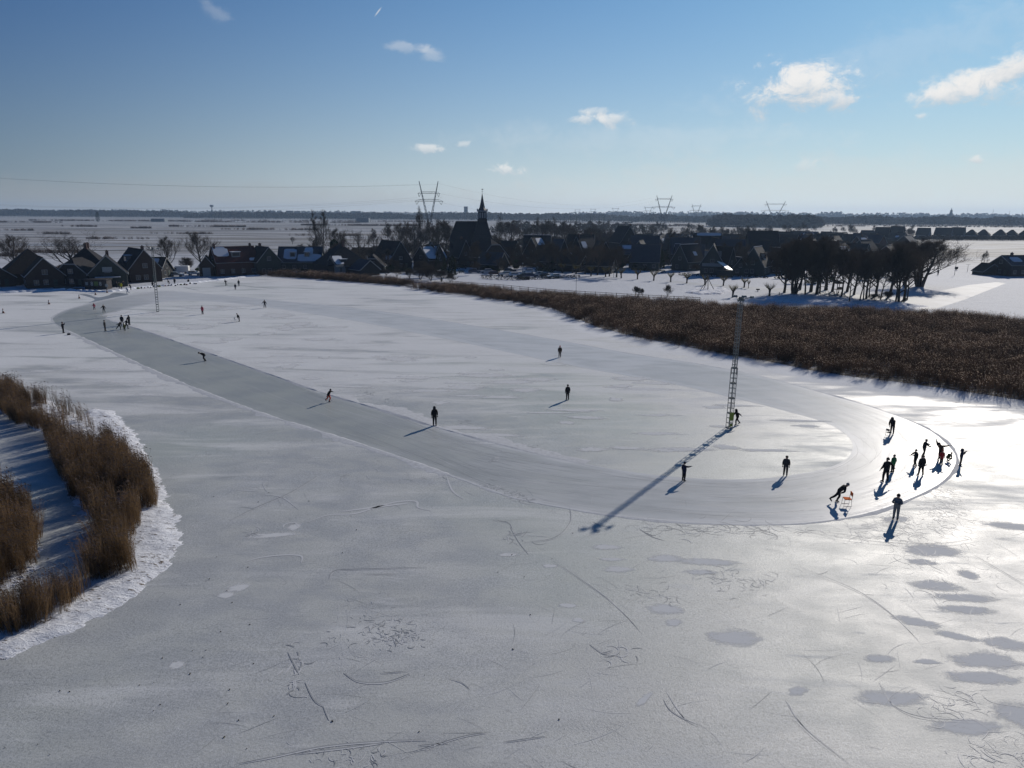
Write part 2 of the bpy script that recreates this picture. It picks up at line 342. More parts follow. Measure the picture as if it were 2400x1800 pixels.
SHORE = [(-260, 690), (0, 688), (80, 684), (160, 679), (215, 682), (262, 682), (330, 673), (400, 668), (460, 661), (520, 655), (580, 648), (625, 645), (700, 652), (800, 660), (900, 668),
         (1000, 681), (1100, 694), (1200, 707), (1290, 722), (1340, 742), (1400, 768), (1500, 794), (1600, 812), (1700, 833), (1800, 848), (1900, 870), (2000, 884), (2100, 897), (2200, 910), (2300, 925), (2400, 940), (2700, 990)]
shore = spline([at(x, y) for x, y in SHORE], 4)
lake_poly = [v for v in shore] + [Vector((160, 60, 0)), Vector((160, -80, 0)), Vector((-260, -80, 0)), Vector((-260, 150, 0))]
SP = np.array([(v.x, v.y) for v in shore])
def shore_dist(x, y):
    a = SP[:-1]; b = SP[1:]; d = b - a; p = np.array((x, y)); tt = np.clip(((p - a) * d).sum(1) / (d * d).sum(1), 0, 1)
    return float(np.sqrt((((a + d * tt[:, None]) - p) ** 2).sum(1)).min())
# lake sheet: a triangulated outline, refined with interior points so the shore attribute varies smoothly
bm = bmesh.new()
vs_ = [bm.verts.new((v.x, v.y, .02)) for v in lake_poly]; bm.faces.new(vs_)
bmesh.ops.triangulate(bm, faces=bm.faces[:])
for it in range(7):
    ed = [e for e in bm.edges if e.calc_length() > (8 if min(v.co.y for v in e.verts) > 60 else 14)]
    if not ed: break
    bmesh.ops.subdivide_edges(bm, edges=ed, cuts=1); bmesh.ops.triangulate(bm, faces=bm.faces[:])
me = bpy.data.meshes.new('lake_ice'); bm.to_mesh(me); bm.free(); me.materials.append(M_ICE)
att = me.attributes.new('shore', 'FLOAT', 'POINT')
att.data.foreach_set('value', [max(0.0, 1 - shore_dist(v.co.x, v.co.y) / (14.0 if v.co.x > -60 else 7)) for v in me.vertices])
tag(meshobj('lake_ice', me), 'frozen lake covered in grey ice and drifted snow streaks', kind='structure')

OUT = [(124, 745), (132, 760), (163, 777), (325, 852), (434, 900), (608, 966), (760, 1014), (944, 1074), (1096, 1128), (1226, 1172), (1410, 1204), (1628, 1226), (1845, 1229), (2007, 1210), (2116, 1177), (2203, 1134), (2240, 1090), (2230, 1052), (2170, 1004), (2061, 960), (1953, 928), (1790, 884), (1628, 852), (1465, 827), (1302, 797), (1085, 760), (868, 727), (651, 705), (488, 690), (380, 683), (300, 692), (206, 712), (150, 729)]
INN = [(250, 745), (262, 752), (304, 765), (368, 785), (434, 808), (542, 846), (651, 884), (760, 922), (922, 969), (1031, 1004), (1194, 1047), (1356, 1085), (1519, 1112), (1690, 1124), (1830, 1118), (1945, 1095), (1996, 1060), (1991, 1028), (1942, 994), (1845, 964), (1740, 938), (1600, 905), (1465, 880), (1330, 855), (1190, 825), (1000, 785), (830, 752), (640, 722), (520, 708), (420, 705), (360, 712), (300, 724), (265, 734)]
oc = spline([at(x, y, 0) for x, y in OUT], 10, True); ic = spline([at(x, y, 0) for x, y in INN], 10, True)
n = len(oc); assert len(ic) == n
me = bpy.data.meshes.new('skating_track'); W = 9
vv = []; ff = []; uvs = []; run = 0; film = []
for i in range(n + 1):
    a, b = oc[i % n], ic[i % n]
    if i: run += (0.5 * (a + b) - 0.5 * (oc[(i - 1) % n] + ic[(i - 1) % n])).length
    wob = .25 * mnoise.noise(Vector((run * .15, 3, 0))); wid = (a - b).length
    for k in range(W):
        p = a.lerp(b, k / (W - 1)); p = p + (a - b).normalized() * (wob if k in (0, W - 1) else 0); vv.append((p.x, p.y, .026)); uvs.append((run, k / (W - 1) * wid)); film.append(max(.15, min(1.0, max(0.0, (i - 55) / 60.0)) * .85, min(1.0, max(0.0, (i - 195) / 30.0)) * 1.12) * min(1.0, max(0.0, (n - 6 - i) / 30.0)) + (.55 * min(1.0, max(0.0, (i - 40) / 50.0)) if k in (0, W - 1) else 0))
for i in range(n):
    for k in range(W - 1): ff.append((i * W + k, i * W + k + 1, (i + 1) * W + k + 1, (i + 1) * W + k))
me.from_pydata(vv, [], ff); me.materials.append(M_TRACK); ul = me.uv_layers.new(name='UVMap')
for lp in me.loops: ul.data[lp.index].uv = uvs[lp.vertex_index]
fa = me.attributes.new('film', 'FLOAT', 'POINT'); fa.data.foreach_set('value', film)
tag(meshobj('skating_track', me), 'swept oval skating track of darker bare ice', kind='structure')

# swept snow piled along the track edges (low ridges of uneven width)
def ridge(name, line, width, height, side, closed=True, seed=0, mt=None, label=None):
    vv = []; ff = []; n = len(line); pr = []
    for i, p in enumerate(line):
        q = line[(i + 1) % n] if (closed or i < n - 1) else p + (p - line[i - 1]); d = (q - p); d = Vector((d.x, d.y, 0)); d = d.normalized() if d.length else Vector((1, 0, 0))
        nr = Vector((-d.y, d.x, 0)) * side
        w = width(p) if callable(width) else width; h = height
        k = mnoise.noise(Vector((p.x * .25, p.y * .25, seed))); k2 = mnoise.noise(Vector((p.x * 1.1, p.y * 1.1, seed + 5)))
        w *= (1 + 1.3 * k + .7 * k2); h *= max(.15, 1 + .9 * k2)
        w = max(w, .08); h *= min(1.0, w / .7) ** 1.5 * min(1.0, (i if not closed else 99) / 20.0, (n - 1 - i if not closed else 99) / 40.0 + .02) if name == 'swept_snow' else 1.0
        for s_, z in ((-.25, .021), (.0, .03 + h), (.35, .03 + h * .7), (.8, .03 + h * .15), (1.0, .021)): vv.append((p.x + nr.x * w * s_, p.y + nr.y * w * s_, z))
    m_ = n if closed else n - 1
    for i in range(m_):
        for k in range(4): a = i * 5 + k; b = ((i + 1) % n) * 5 + k; ff.append((a, a + 1, b + 1, b))
    me = bpy.data.meshes.new(name); me.from_pydata(vv, [], ff); me.materials.append(mt or M_SNOW); me.update()
    return tag(meshobj(name, me), label, kind='stuff')
def fine_line(line, closed, step=.35):
    out = []; n = len(line)
    for i in range(n if closed else n - 1):
        a, b = line[i], line[(i + 1) % n]; k = max(1, int((b - a).length / step))
        for j in range(k): out.append(a.lerp(b, j / k))
    if not closed: out.append(line[-1])
    return out
cen = sum(oc, Vector()) / n
def orient(line):   # +1 when the left-hand normal points away from the centre
    a = sum((line[i].x * line[(i + 1) % len(line)].y - line[(i + 1) % len(line)].x * line[i].y) for i in range(len(line)))
    return -1 if a > 0 else 1
wfar = lambda p: .5 + .0045 * max(0, p.y - 20)
near_part = [p for p in oc if True]
ridge('swept_snow', fine_line(oc, True), lambda p: .7 if p.y < 120 and p.x < -5 else .22, .03, orient(oc), seed=1, mt=M_THIN, label='thin line of swept snow along the outer edge of the track')
inn_near = [p for i, p in enumerate(ic) if i < 112]
ridge('swept_snow', fine_line(inn_near, False), lambda p: 1.1 if p.x < 2 else max(.1, 1.1 - (p.x - 2) * .07), .05, -orient(ic), closed=False, seed=2, mt=M_THIN, label='broad line of swept snow along the inner edge of the track')

# the narrow swept lane that leads from the track to the shore by the hut
lane = [at(x, y) for x, y in ((186, 690), (200, 694), (222, 702), (206, 712), (232, 716), (262, 704), (292, 697), (300, 690), (270, 686), (252, 693), (228, 697), (205, 690))]
l_ = MB(); l_.add([(p.x, p.y, .0235) for p in spline(lane, 5, True)], [tuple(range(60))]); o_ = l_.build('swept_lane', mat('lane_ice', (.25, .27, .28), .4, .5, var=.1, vscale=.6)); tag(o_, 'swept lane of dark ice running from the track to the hut', kind='structure')

# smooth canals of open ice on the right
M_CANAL = mat('canal_ice', (.44, .45, .46), .68, .06, var=.15, vscale=.15, bump=.1, bscale=2)
cn = MB(); cn.add([at(x, y, .012) for x, y in ((2110, 706), (2127, 697), (2195, 684), (2270, 668), (2335, 661), (2358, 664), (2340, 671), (2259, 703), (2187, 726), (2140, 722))], [tuple(range(10))])
cn.add([at(x, y, .012) for x, y in ((1560, 661), (1700, 675), (1850, 684), (2000, 697), (2120, 708), (2127, 698), (2000, 690), (1850, 677), (1700, 668), (1565, 657))], [tuple(range(10))])
tag(cn.build('canal_ice', M_CANAL), 'smooth frozen canal shining beside the trees', kind='structure')

# ------------------------------------------------------------------ snow films, scratches, cracks on the lake
FALL = []
def blob(mb, px, py, a, b, z, tilt=0, seed=0, rag=.25, nn=36):
    c0 = at(px, py); sx = (at(px + a, py) - c0).length; sy = (at(px, py + b) - c0).length; ct, st_ = math.cos(R(tilt)), math.sin(R(tilt)); vv = [(c0.x, c0.y, z)]; FALL.append(1.0)
    for ring_, fl in ((.55, 1.0), (1.0, .5), (1.4, 0.0)):
        for k in range(nn):
            th = 2 * math.pi * k / nn; r_ = ring_ * (1 + rag * 1.8 * mnoise.noise(Vector((math.cos(th) * 1.3, math.sin(th) * 1.3, seed)))); x, y = math.cos(th) * sx * r_, math.sin(th) * sy * r_
            vv.append((c0.x + x * ct - y * st_, c0.y + x * st_ + y * ct, z)); FALL.append(fl)
    ff = [(0, 1 + k, 1 + (k + 1) % nn) for k in range(nn)]
    for j in range(2): ff += [(1 + j * nn + k, 1 + (j + 1) * nn + k, 1 + (j + 1) * nn + (k + 1) % nn, 1 + j * nn + (k + 1) % nn) for k in range(nn)]
    mb.add(vv, ff)
films = MB(); sd_ = 0
for (x, y, a, b, tl) in [(1720, 1495, 62, 17, 0), (1560, 1428, 42, 10, -5), (1420, 1283, 30, 6, 0), (1435, 1312, 24, 4, 0), (1450, 1335, 32, 7, 0), (1560, 1310, 40, 7, 0), (1660, 1318, 70, 7, -4), (1640, 1342, 36, 5, 0), (1580, 1460, 18, 8, 20), (1355, 1454, 14, 5, 0),
        (2185, 1290, 62, 13, 0), (2160, 1318, 30, 6, -8), (2190, 1374, 55, 10, -6), (2260, 1402, 62, 8, -4), (2265, 1430, 58, 8, -6), (2270, 1348, 20, 9, 10), (2150, 1458, 46, 9, -22), (2240, 1492, 44, 8, -22), (2310, 1550, 75, 17, 0), (2300, 1590, 80, 13, -5), (2090, 1637, 80, 16, 0), (2270, 1705, 76, 15, 0), (2060, 1545, 30, 8, 0), (2170, 1552, 26, 5, 0), (2360, 1510, 50, 12, -10), (2100, 1218, 30, 6, 20), (2375, 1235, 60, 7, -14), (2390, 1680, 50, 25, -20),
        (1510, 1640, 8, 22, -40), (1190, 1301, 22, 4, 0), (1290, 1327, 18, 4, 0), (1870, 1620, 24, 8, 30), (1330, 1420, 20, 5, 0), (690, 1236, 14, 7, 0), (560, 1378, 26, 8, 25), (530, 1395, 20, 7, 20), (300, 895, 60, 3, 0), (350, 903, 40, 2.5, 0), (345, 925, 26, 2, 0), (250, 866, 50, 2, 0), (100, 870, 30, 2, 0), (415, 1560, 16, 9, 10), (640, 1255, 60, 5, 10)]:
    sd_ += 1
    blob(films, x, y, a, b, .0245 + .0006 * sd_ % .003, tl, sd_ * 3.1, .16)
# fainter small drifts spread in wind-blown rows over the inner field
for k in range(150):
    px = rnd.uniform(250, 1900); py = rnd.uniform(715, 1060)
    p = at(px, py)
    if not inpoly(p.x, p.y, [(q.x, q.y) for q in ic]): continue
    blob(films, px, py, rnd.uniform(16, 75) * (py / 1100), rnd.uniform(1.6, 5.0), .0245 + .0001 * k, rnd.uniform(-5, 2), k * 1.7, .35, 22)
fo = films.build('snow_film', M_FILM); fa = fo.data.attributes.new('fall', 'FLOAT', 'POINT'); fa.data.foreach_set('value', FALL)
tag(fo, 'thin pale films of snow scattered over the ice', kind='stuff')

lt = MB(); dk = MB()
def stroke(mb, pts, w, z):
    pts = [Vector((p.x, p.y, 0)) for p in pts]; vv = []; nP = len(pts)
    for i, p in enumerate(pts):
        d = pts[min(i + 1, nP - 1)] - pts[max(i - 1, 0)]; d = d.normalized() if d.length else Vector((1, 0, 0)); nr = Vector((-d.y, d.x, 0)); tt = i / (nP - 1); ww = w * (math.sin(math.pi * min(max(tt, .04), .96)) ** .6)
        vv += [(p.x + nr.x * ww / 2, p.y + nr.y * ww / 2, z), (p.x - nr.x * ww / 2, p.y - nr.y * ww / 2, z)]
    mb.add(vv, [(2 * i, 2 * i + 1, 2 * i + 3, 2 * i + 2) for i in range(nP - 1)])
def pxstroke(mb, P, w, z=.031): stroke(mb, spline([at(x, y) for x, y in P], 8), w, z)
# long hairline cracks and skate cuts seen in the photograph (light rim beside a dark cut)
for P, w in (([(540, 1640 - 420), (600, 1190), (680, 1155), (750, 1112)], .07), ([(560, 1790), (640, 1775), (760, 1750), (900, 1738), (1000, 1735)], .09), ([(690, 1768), (820, 1752), (900, 1741)], .10), ([(960, 1765), (1080, 1728), (1140, 1718)], .06), ([(980, 1748), (1050, 1742)], .05), ([(1180, 1740), (1280, 1726)], .05),
             ([(770, 1358), (785, 1338), (850, 1334), (1000, 1330)], .06), ([(850, 1346), (930, 1346)], .04), ([(805, 1578), (840, 1598), (900, 1600), (960, 1580)], .10), ([(890, 1579), (950, 1574)], .04), ([(1195, 1235), (1215, 1270), (1238, 1300)], .06), ([(1150, 1218), (1190, 1225), (1200, 1240)], .05),
             ([(1335, 1190), (1335, 1225), (1300, 1260), (1230, 1272)], .05), ([(1555, 1640), (1570, 1665), (1610, 1690)], .05), ([(1380, 1510), (1410, 1530), (1435, 1525)], .06), ([(1050, 1590), (1080, 1600), (1100, 1615)], .05), ([(715, 1600), (735, 1640), (755, 1655)], .10), ([(675, 1530), (690, 1560), (700, 1580)], .10), ([(757, 1655), (770, 1688)], .07)):
    pxstroke(dk, P, w * .7, .0325); pxstroke(lt, [(x + 2, y + 2.2) for x, y in P], w * .8, .031)
for P, w in (([(720, 1225), (770, 1208), (830, 1205), (880, 1190), (930, 1177), (975, 1176), (980, 1190), (1010, 1198)], .22), ([(560, 1150), (600, 1152)], .12), ([(615, 1160), (660, 1166), (700, 1195)], .10), ([(575, 1318), (610, 1308), (660, 1302), (705, 1304), (706, 1320)], .16), ([(663, 1238), (668, 1230), (690, 1226), (700, 1236)], .12),
             ([(1046, 1116), (1060, 1150), (1085, 1170)], .14), ([(800, 1200), (890, 1188), (960, 1180)], .3)):
    pxstroke(lt, P, w, .031)
# curls of skate marks (clusters), longest in the glare on the right
def curls(px, py, rx, ry, num, wd, lenm, both=True):
    for _ in range(num):
        x = rnd.gauss(px, rx * .5); y = rnd.gauss(py, ry * .5); p = at(x, y); a = rnd.uniform(0, 6.28); cv = rnd.uniform(-2.2, 2.2) / lenm; L_ = lenm * rnd.uniform(.4, 1.5); pts = [p.copy()]
        for k in range(9): a += cv * L_ / 9 * 1.4; p = p + Vector((math.cos(a), math.sin(a), 0)) * L_ / 9; pts.append(p.copy())
        stroke(lt if not both or rnd.random() < .55 else dk, pts, wd * rnd.uniform(.5, 1.4), .031 + rnd.random() * .0015)
curls(880, 1465, 130, 60, 90, .035, .45); curls(935, 1495, 60, 22, 60, .05, .35); curls(800, 1775, 110, 40, 40, .04, .4); curls(1215, 1258, 40, 14, 22, .04, .9); curls(590, 1250, 30, 12, 14, .05, .6)
curls(1510, 1395, 70, 26, 26, .03, .7); curls(1720, 1360, 130, 30, 60, .03, .7); curls(2110, 1240, 170, 40, 190, .035, .9, False); curls(2210, 1180, 60, 50, 170, .045, .6, False); curls(2240, 1660, 110, 45, 46, .03, .8, False)
curls(2340, 1780, 120, 50, 40, .03, .7, False); curls(2180, 1350, 150, 70, 60, .025, 1.1, False); curls(1450, 1530, 40, 20, 12, .05, .8); curls(690, 1580, 25, 60, 26, .07, .6); curls(800, 1120, 300, 60, 30, .04, 1.5); curls(1700, 1240, 260, 16, 90, .05, 1.2)
for P in ([(1850, 1320), (2000, 1380), (2090, 1440), (2150, 1500)], [(1900, 1250), (2050, 1270), (2200, 1274), (2290, 1262)], [(1880, 1240), (2050, 1262), (2230, 1280)], [(2280, 1300), (2350, 1340), (2400, 1370)], [(1840, 1640), (1880, 1700), (1990, 1790)], [(2060, 1600), (2090, 1650), (2160, 1680), (2300, 1690)], [(1640, 1700), (1600, 1680), (1560, 1620)], [(1290, 1310), (1420, 1400), (1500, 1480)]):
    pxstroke(lt, P, .035); pxstroke(lt, [(x + 6, y + 7) for x, y in P], .025)
# long skate cuts that follow the bends of the track
for k in range(330):
    f = rnd.random(); i0 = rnd.randrange(20, n - 60); i0 = rnd.randrange(60, 190) if rnd.random() < .75 else i0; ln_ = rnd.randrange(6, 26); sl = rnd.uniform(-.25, .25)
    pts = [oc[(i0 + j) % n].lerp(ic[(i0 + j) % n], min(.97, max(.03, f + sl * j / ln_))) for j in range(ln_)]
    stroke(lt if rnd.random() < .7 else dk, pts, rnd.uniform(.012, .045), .029 + rnd.random() * .001)
# loose skate arcs all over the near ice and the inner field, very faint
for k in range(420):
    px = rnd.uniform(450, 2400); py = rnd.choice((rnd.uniform(1180, 1790), rnd.uniform(900, 1250))); p = at(px, py); a = rnd.gauss(.15, .7); L_ = rnd.uniform(.5, 2.6); cv = rnd.uniform(-.35, .35); pts = [p.copy()]
    for j in range(10): a += cv * L_ / 10; p = p + Vector((math.cos(a), math.sin(a), 0)) * L_ / 10; pts.append(p.copy())
    stroke(lt if rnd.random() < .8 else dk, pts, rnd.uniform(.010, .022), .031 + rnd.random() * .001)
# trodden, shuffled snow crumbs on the swept edges
for (x, y) in ((1140, 1140), (1160, 1145), (1190, 1155), (1215, 1163), (1235, 1172), (855, 922), (860, 926), (905, 940), (930, 955), (1160, 1080), (1090, 990), (1255, 1055)): curls(x, y, 22, 8, 22, .07, .4)
tag(lt.build('skate_marks', M_MARKL), 'pale skate marks and shavings on the ice', kind='stuff')
tag(dk.build('skate_marks', M_MARKD), 'dark skate cuts and hairline cracks in the ice', kind='stuff')
# small dark leaves and crumbs lying on the near ice
cr = MB()
for k in range(60):
    px = rnd.choice((rnd.uniform(0, 560), rnd.gauss(540, 60), rnd.uniform(300, 1400))); py = rnd.uniform(1150, 1790); p = at(px, py)
    a = rnd.uniform(0, 3.1); s_ = rnd.uniform(.015, .05); cr.box((p.x, p.y, .045), (s_ * 2, s_, .03), a, .6)
tag(cr.build('leaf_litter', mat('dead_leaves', (.04, .035, .02), .9)), 'dark dead leaves and crumbs strewn on the near ice', kind='stuff')
# furrow where snow was cleared far left
fur = MB()
for P, w in (([(563, 669), (600, 673), (655, 678)], .5), ([(432, 674), (450, 678), (468, 681)], .35), ([(1400, 740 + 8), (1480, 757)], .01)): stroke(fur, spline([at(x, y) for x, y in P], 6), w, .034)
tag(fur.build('snow_furrow', M_MARKD), 'dark furrow scraped through the snow on the far ice', kind='structure')
# ------------------------------------------------------------------ reeds (scattered clumps of real stems)
M_STEM = leafmat('reed_stems', (.15, .098, .053), .42, .45)
M_STEMF = leafmat('far_reed_stems', (.060, .038, .025), .30, .55)
M_PLUME = leafmat('reed_plumes', (.12, .09, .075), .5, .35)
M_PLUMEF = leafmat('pale_reed_plumes', (.27, .21, .165), .6, .6)
def clump(seed, n, rad, h, w, mats, leaf=2, plume=.6, pw=.035):
    r = random.Random(seed); mb = MB(); bend = Vector((-.75, -.5, 0)).normalized()
    for i in range(n):
        a = r.uniform(0, 6.28); q = rad * math.sqrt(r.random()); x, y = q * math.cos(a), q * math.sin(a); hh = h * r.uniform(.55, 1.08)
        ln = Vector((r.gauss(0, .09), r.gauss(0, .09), 0)) * hh + bend * r.uniform(.02, .10) * hh; p0 = Vector((x, y, 0)); p1 = p0 + ln * .35 + Vector((0, 0, hh * .55)); p2 = p0 + ln + Vector((0, 0, hh))
        f = r.uniform(0, 3.14); u = Vector((math.cos(f), math.sin(f), 0)) * w
        mb.mi = 0; mb.add([p0 - u, p0 + u, p1 + u, p1 - u, p2 + u * .5, p2 - u * .5], [(0, 1, 2, 3), (3, 2, 4, 5)])
        for k in range(leaf):
            t_ = r.uniform(.25, .8); b0 = p0.lerp(p1, t_ / .55) if t_ < .55 else p1.lerp(p2, (t_ - .55) / .45); g2 = r.uniform(0, 6.28); L_ = r.uniform(.25, .5)
            tip = b0 + Vector((math.cos(g2), math.sin(g2), 0)) * L_ * .7 + bend * .08 + Vector((0, 0, L_ * r.uniform(-.1, .7))); s_ = Vector((-math.sin(g2), math.cos(g2), 0)) * w * 1.3
            mb.add([b0 - s_, b0 + s_, tip], [(0, 1, 2)])
        if r.random() < plume:
            mb.mi = 1; d = (bend + Vector((r.gauss(0, .5), r.gauss(0, .5), r.uniform(.2, .9)))).normalized() * r.uniform(.16, .28); s1 = d.cross(Vector((0, 0, 1))).normalized() * pw; s2 = d.cross(s1).normalized() * pw; m_ = p2 + d * .45; e_ = p2 + d
            mb.add([p2, m_ + s1, e_, m_ - s1], [(0, 1, 2, 3)]); mb.add([p2, m_ + s2, e_, m_ - s2], [(0, 1, 2, 3)])
    return mb.mesh('reed_clump', *mats)
def scatter(name, pts, rots, scls, meshes, label, kind='stuff', cat=None):
    me = bpy.data.meshes.new(name); me.from_pydata([tuple(p) for p in pts], [], [])
    a = me.attributes.new('rot', 'FLOAT_VECTOR', 'POINT'); a.data.foreach_set('vector', [c for r_ in rots for c in r_])
    a = me.attributes.new('scl', 'FLOAT', 'POINT'); a.data.foreach_set('value', list(scls))
    r = random.Random(len(pts)); a = me.attributes.new('pick', 'INT', 'POINT'); a.data.foreach_set('value', [r.randrange(len(meshes)) for _ in pts])
    ob = meshobj(name, me); tag(ob, label, cat, kind=kind)
    ng = bpy.data.node_groups.new('scatter_' + name, 'GeometryNodeTree'); ng.interface.new_socket('Geometry', in_out='INPUT', socket_type='NodeSocketGeometry'); ng.interface.new_socket('Geometry', in_out='OUTPUT', socket_type='NodeSocketGeometry')
    N = ng.nodes.new; L = ng.links.new; gi = N('NodeGroupInput'); go = N('NodeGroupOutput'); iop = N('GeometryNodeInstanceOnPoints'); jn = N('GeometryNodeJoinGeometry')
    for i, m_ in enumerate(meshes):
        so = bpy.data.objects.new('clump_source', m_); oi = N('GeometryNodeObjectInfo'); oi.inputs[0].default_value = so; oi.inputs[1].default_value = True; L(oi.outputs['Geometry'], jn.inputs[0])
    def attr(n_, t_):
        q = N('GeometryNodeInputNamedAttribute'); q.data_type = t_; q.inputs['Name'].default_value = n_; return q.outputs['Attribute']
    L(gi.outputs[0], iop.inputs['Points']); L(jn.outputs[0], iop.inputs['Instance']); iop.inputs['Pick Instance'].default_value = True
    L(attr('pick', 'INT'), iop.inputs['Instance Index']); L(attr('rot', 'FLOAT_VECTOR'), iop.inputs['Rotation']); L(attr('scl', 'FLOAT'), iop.inputs['Scale']); L(iop.outputs[0], go.inputs[0])
    md = ob.modifiers.new('scatter', 'NODES'); md.node_group = ng
    return ob
def fill(poly, dens, keep=None, seed=1, smin=.8, smax=1.15, z=0.0, lean=.12):
    r = random.Random(seed); xs = [p.x for p in poly]; ys = [p.y for p in poly]; P2 = [(p.x, p.y) for p in poly]
    A = (max(xs) - min(xs)) * (max(ys) - min(ys)); pts = []; rots = []; sc = []
    for _ in range(int(A * dens)):
        x = r.uniform(min(xs), max(xs)); y = r.uniform(min(ys), max(ys))
        if inpoly(x, y, P2) and (keep is None or r.random() < keep(x, y)):
            k = .5 + .5 * mnoise.noise(Vector((x * .12, y * .12, seed)))
            pts.append((x, y, z)); rots.append((r.gauss(0, lean), r.gauss(0, lean), r.uniform(-.7, .7))); sc.append(r.uniform(smin, smax) * (.78 + .4 * k))
    return pts, rots, sc
# near island on the left (ground outline)
near_cl = [clump(i, 34, .34, 2.35, .008, (M_STEM, M_PLUME), 2, .42, .028) for i in range(5)]
ISL = [(-330, 945), (0, 965), (33, 996), (107, 1014), (129, 1090), (174, 1180), (223, 1232), (236, 1295), (192, 1388), (214, 1375), (276, 1364), (321, 1346), (300, 1300), (285, 1270), (312, 1262), (334, 1205), (368, 1190), (350, 1130), (300, 1075), (245, 1030), (190, 990), (110, 950), (40, 925), (-60, 905), (-330, 880)]
isl = [at(x, y) for x, y in ISL]
gapc = at(185, 985)
def keep_isl(x, y):
    v = mnoise.noise(Vector((x * .55, y * .55, 3)));
    d = (Vector((x, y, 0)) - at(265, 1185)).length
    k = .95 if v > -.1 else .25
    if d < 2.2 and mnoise.noise(Vector((x * 1.2, y * 1.2, 9))) > -.1: k *= .12
    # open strip of snow between the outer fringe and the main stand
    a, b = at(85, 960), at(225, 1045); ab = b - a; tt = max(0, min(1, (Vector((x, y, 0)) - a).dot(ab) / ab.dot(ab))); dd = (Vector((x, y, 0)) - (a + ab * tt)).length
    if dd < 1.3: k *= .04
    return k
# the island is rooted on a low snowy bank; the reed stems start on it
p_, r_, s_ = fill(isl, 9.0, keep_isl, 4, .55, 1.08, .15)
scatter('reeds', p_, r_, s_, near_cl, 'tall brown reeds on the snowy island at the left edge')
ISL2 = [(-120, 1170), (20, 1180), (70, 1215), (92, 1260), (88, 1328), (36, 1372), (-10, 1384), (-160, 1400)]
p_, r_, s_ = fill([at(x, y) for x, y in ISL2], 9.0, lambda x, y: .95 if mnoise.noise(Vector((x * .6, y * .6, 13))) > -.15 else .3, 5, .65, 1.12, .14)
scatter('reeds', p_, r_, s_, near_cl, 'stand of brown reeds across the ice channel at the very left')
ISL3 = [(-120, 1420), (0, 1440), (60, 1425), (120, 1400), (180, 1385), (192, 1405), (130, 1452), (60, 1480), (20, 1495), (-40, 1500), (-120, 1500)]
p_, r_, s_ = fill([at(x, y) for x, y in ISL3], 11.0, lambda x, y: .8 if mnoise.noise(Vector((x, y, 2))) > -.3 else .2, 6, .55, .85, .1)
scatter('reeds', p_, r_, s_, near_cl, 'low fringe of dark reeds above the snowy bank at lower left')
# snowy bank round the island, real relief
def bank(name, pxpoly, h, label, step=.45, z0=.0, seed=1, hole=None, m=None):
    P = [at(x, y) for x, y in pxpoly]; P2 = np.array([(p.x, p.y) for p in P]); xs, ys = P2[:, 0], P2[:, 1]; a = P2; b = np.roll(P2, -1, 0); d = b - a; dd = (d * d).sum(1)
    nx = int((xs.max() - xs.min()) / step) + 2; ny = int((ys.max() - ys.min()) / step) + 2; idx = {}; vv = []; ff = []; ins = {}
    for i in range(nx):
        for j in range(ny):
            x = xs.min() + i * step; y = ys.min() + j * step; sgn = 1 if inpoly(x, y, P2) else -1
            tt = np.clip(((np.array((x, y)) - a) * d).sum(1) / dd, 0, 1); q = math.sqrt((((a + d * tt[:, None]) - (x, y)) ** 2).sum(1).min()) * sgn
            q += .45 * mnoise.noise(Vector((x * .8, y * .8, seed))) + .25 * mnoise.noise(Vector((x * 2.6, y * 2.6, seed)))
            if q > -step * 1.2:
                k = max(0, min(1, q / 1.0)); z = z0 + h * (k * k * (3 - 2 * k)) * (.75 + .5 * mnoise.noise(Vector((x * .6, y * .6, seed)))) + (.10 * mnoise.noise(Vector((x * 2.2, y * 3.4, seed))) + .05 * mnoise.noise(Vector((x * 6, y * 8, seed)))) * k
                if q < 0: z = z0 - .1
                idx[i, j] = len(vv); vv.append((x, y, z + .02))
    for i in range(nx - 1):
        for j in range(ny - 1):
            c = [(i, j), (i + 1, j), (i + 1, j + 1), (i, j + 1)]
            if all(k in idx for k in c): ff.append(tuple(idx[k] for k in c))
    me = bpy.data.meshes.new(name); me.from_pydata(vv, [], ff); me.materials.append(m or M_BANK); me.polygons.foreach_set('use_smooth', [True] * len(ff)); me.update()
    return tag(meshobj(name, me), label, kind='structure')
t = NT('bank_snow'); fn = t.noise(2.4, 1, 2.2, 6, .75, .3); f2 = t.noise(1.0, 1, 1.6, 4, .6)
c = t.mix(t.mr(t.math('ADD', fn, t.math('MULTIPLY', t.math('SUBTRACT', f2, .5), .5)), .56, .66), (.66, .67, .70), (.10, .075, .05))
t.L(c, t.b.inputs['Base Color']); t.b.inputs['Roughness'].default_value = .85; t.b.inputs['Specular IOR Level'].default_value = .15; t.bump(fn, 1.0, .12); M_BANK = t.m
bank('snow_bank', [(-330, 955), (0, 968), (40, 998), (110, 1018), (130, 1095), (174, 1186), (223, 1240), (232, 1300), (180, 1395), (120, 1415), (60, 1440), (-160, 1460), (-160, 1620), (0, 1552), (100, 1512), (180, 1478), (260, 1440), (330, 1392), (395, 1335), (428, 1270), (422, 1215), (395, 1175), (380, 1120), (345, 1060), (318, 1010), (265, 962), (215, 955), (190, 975), (110, 935), (30, 905), (-60, 890), (-330, 868)], .22, 'snow covered bank curving round the reeds at the lower left', .22, seed=3)
bank('snow_bank', [(-160, 1150), (10, 1160), (80, 1205), (96, 1262), (94, 1330), (36, 1380), (-10, 1392), (-200, 1410)], .25, 'snowy reed bank across the ice channel', .3, seed=8)

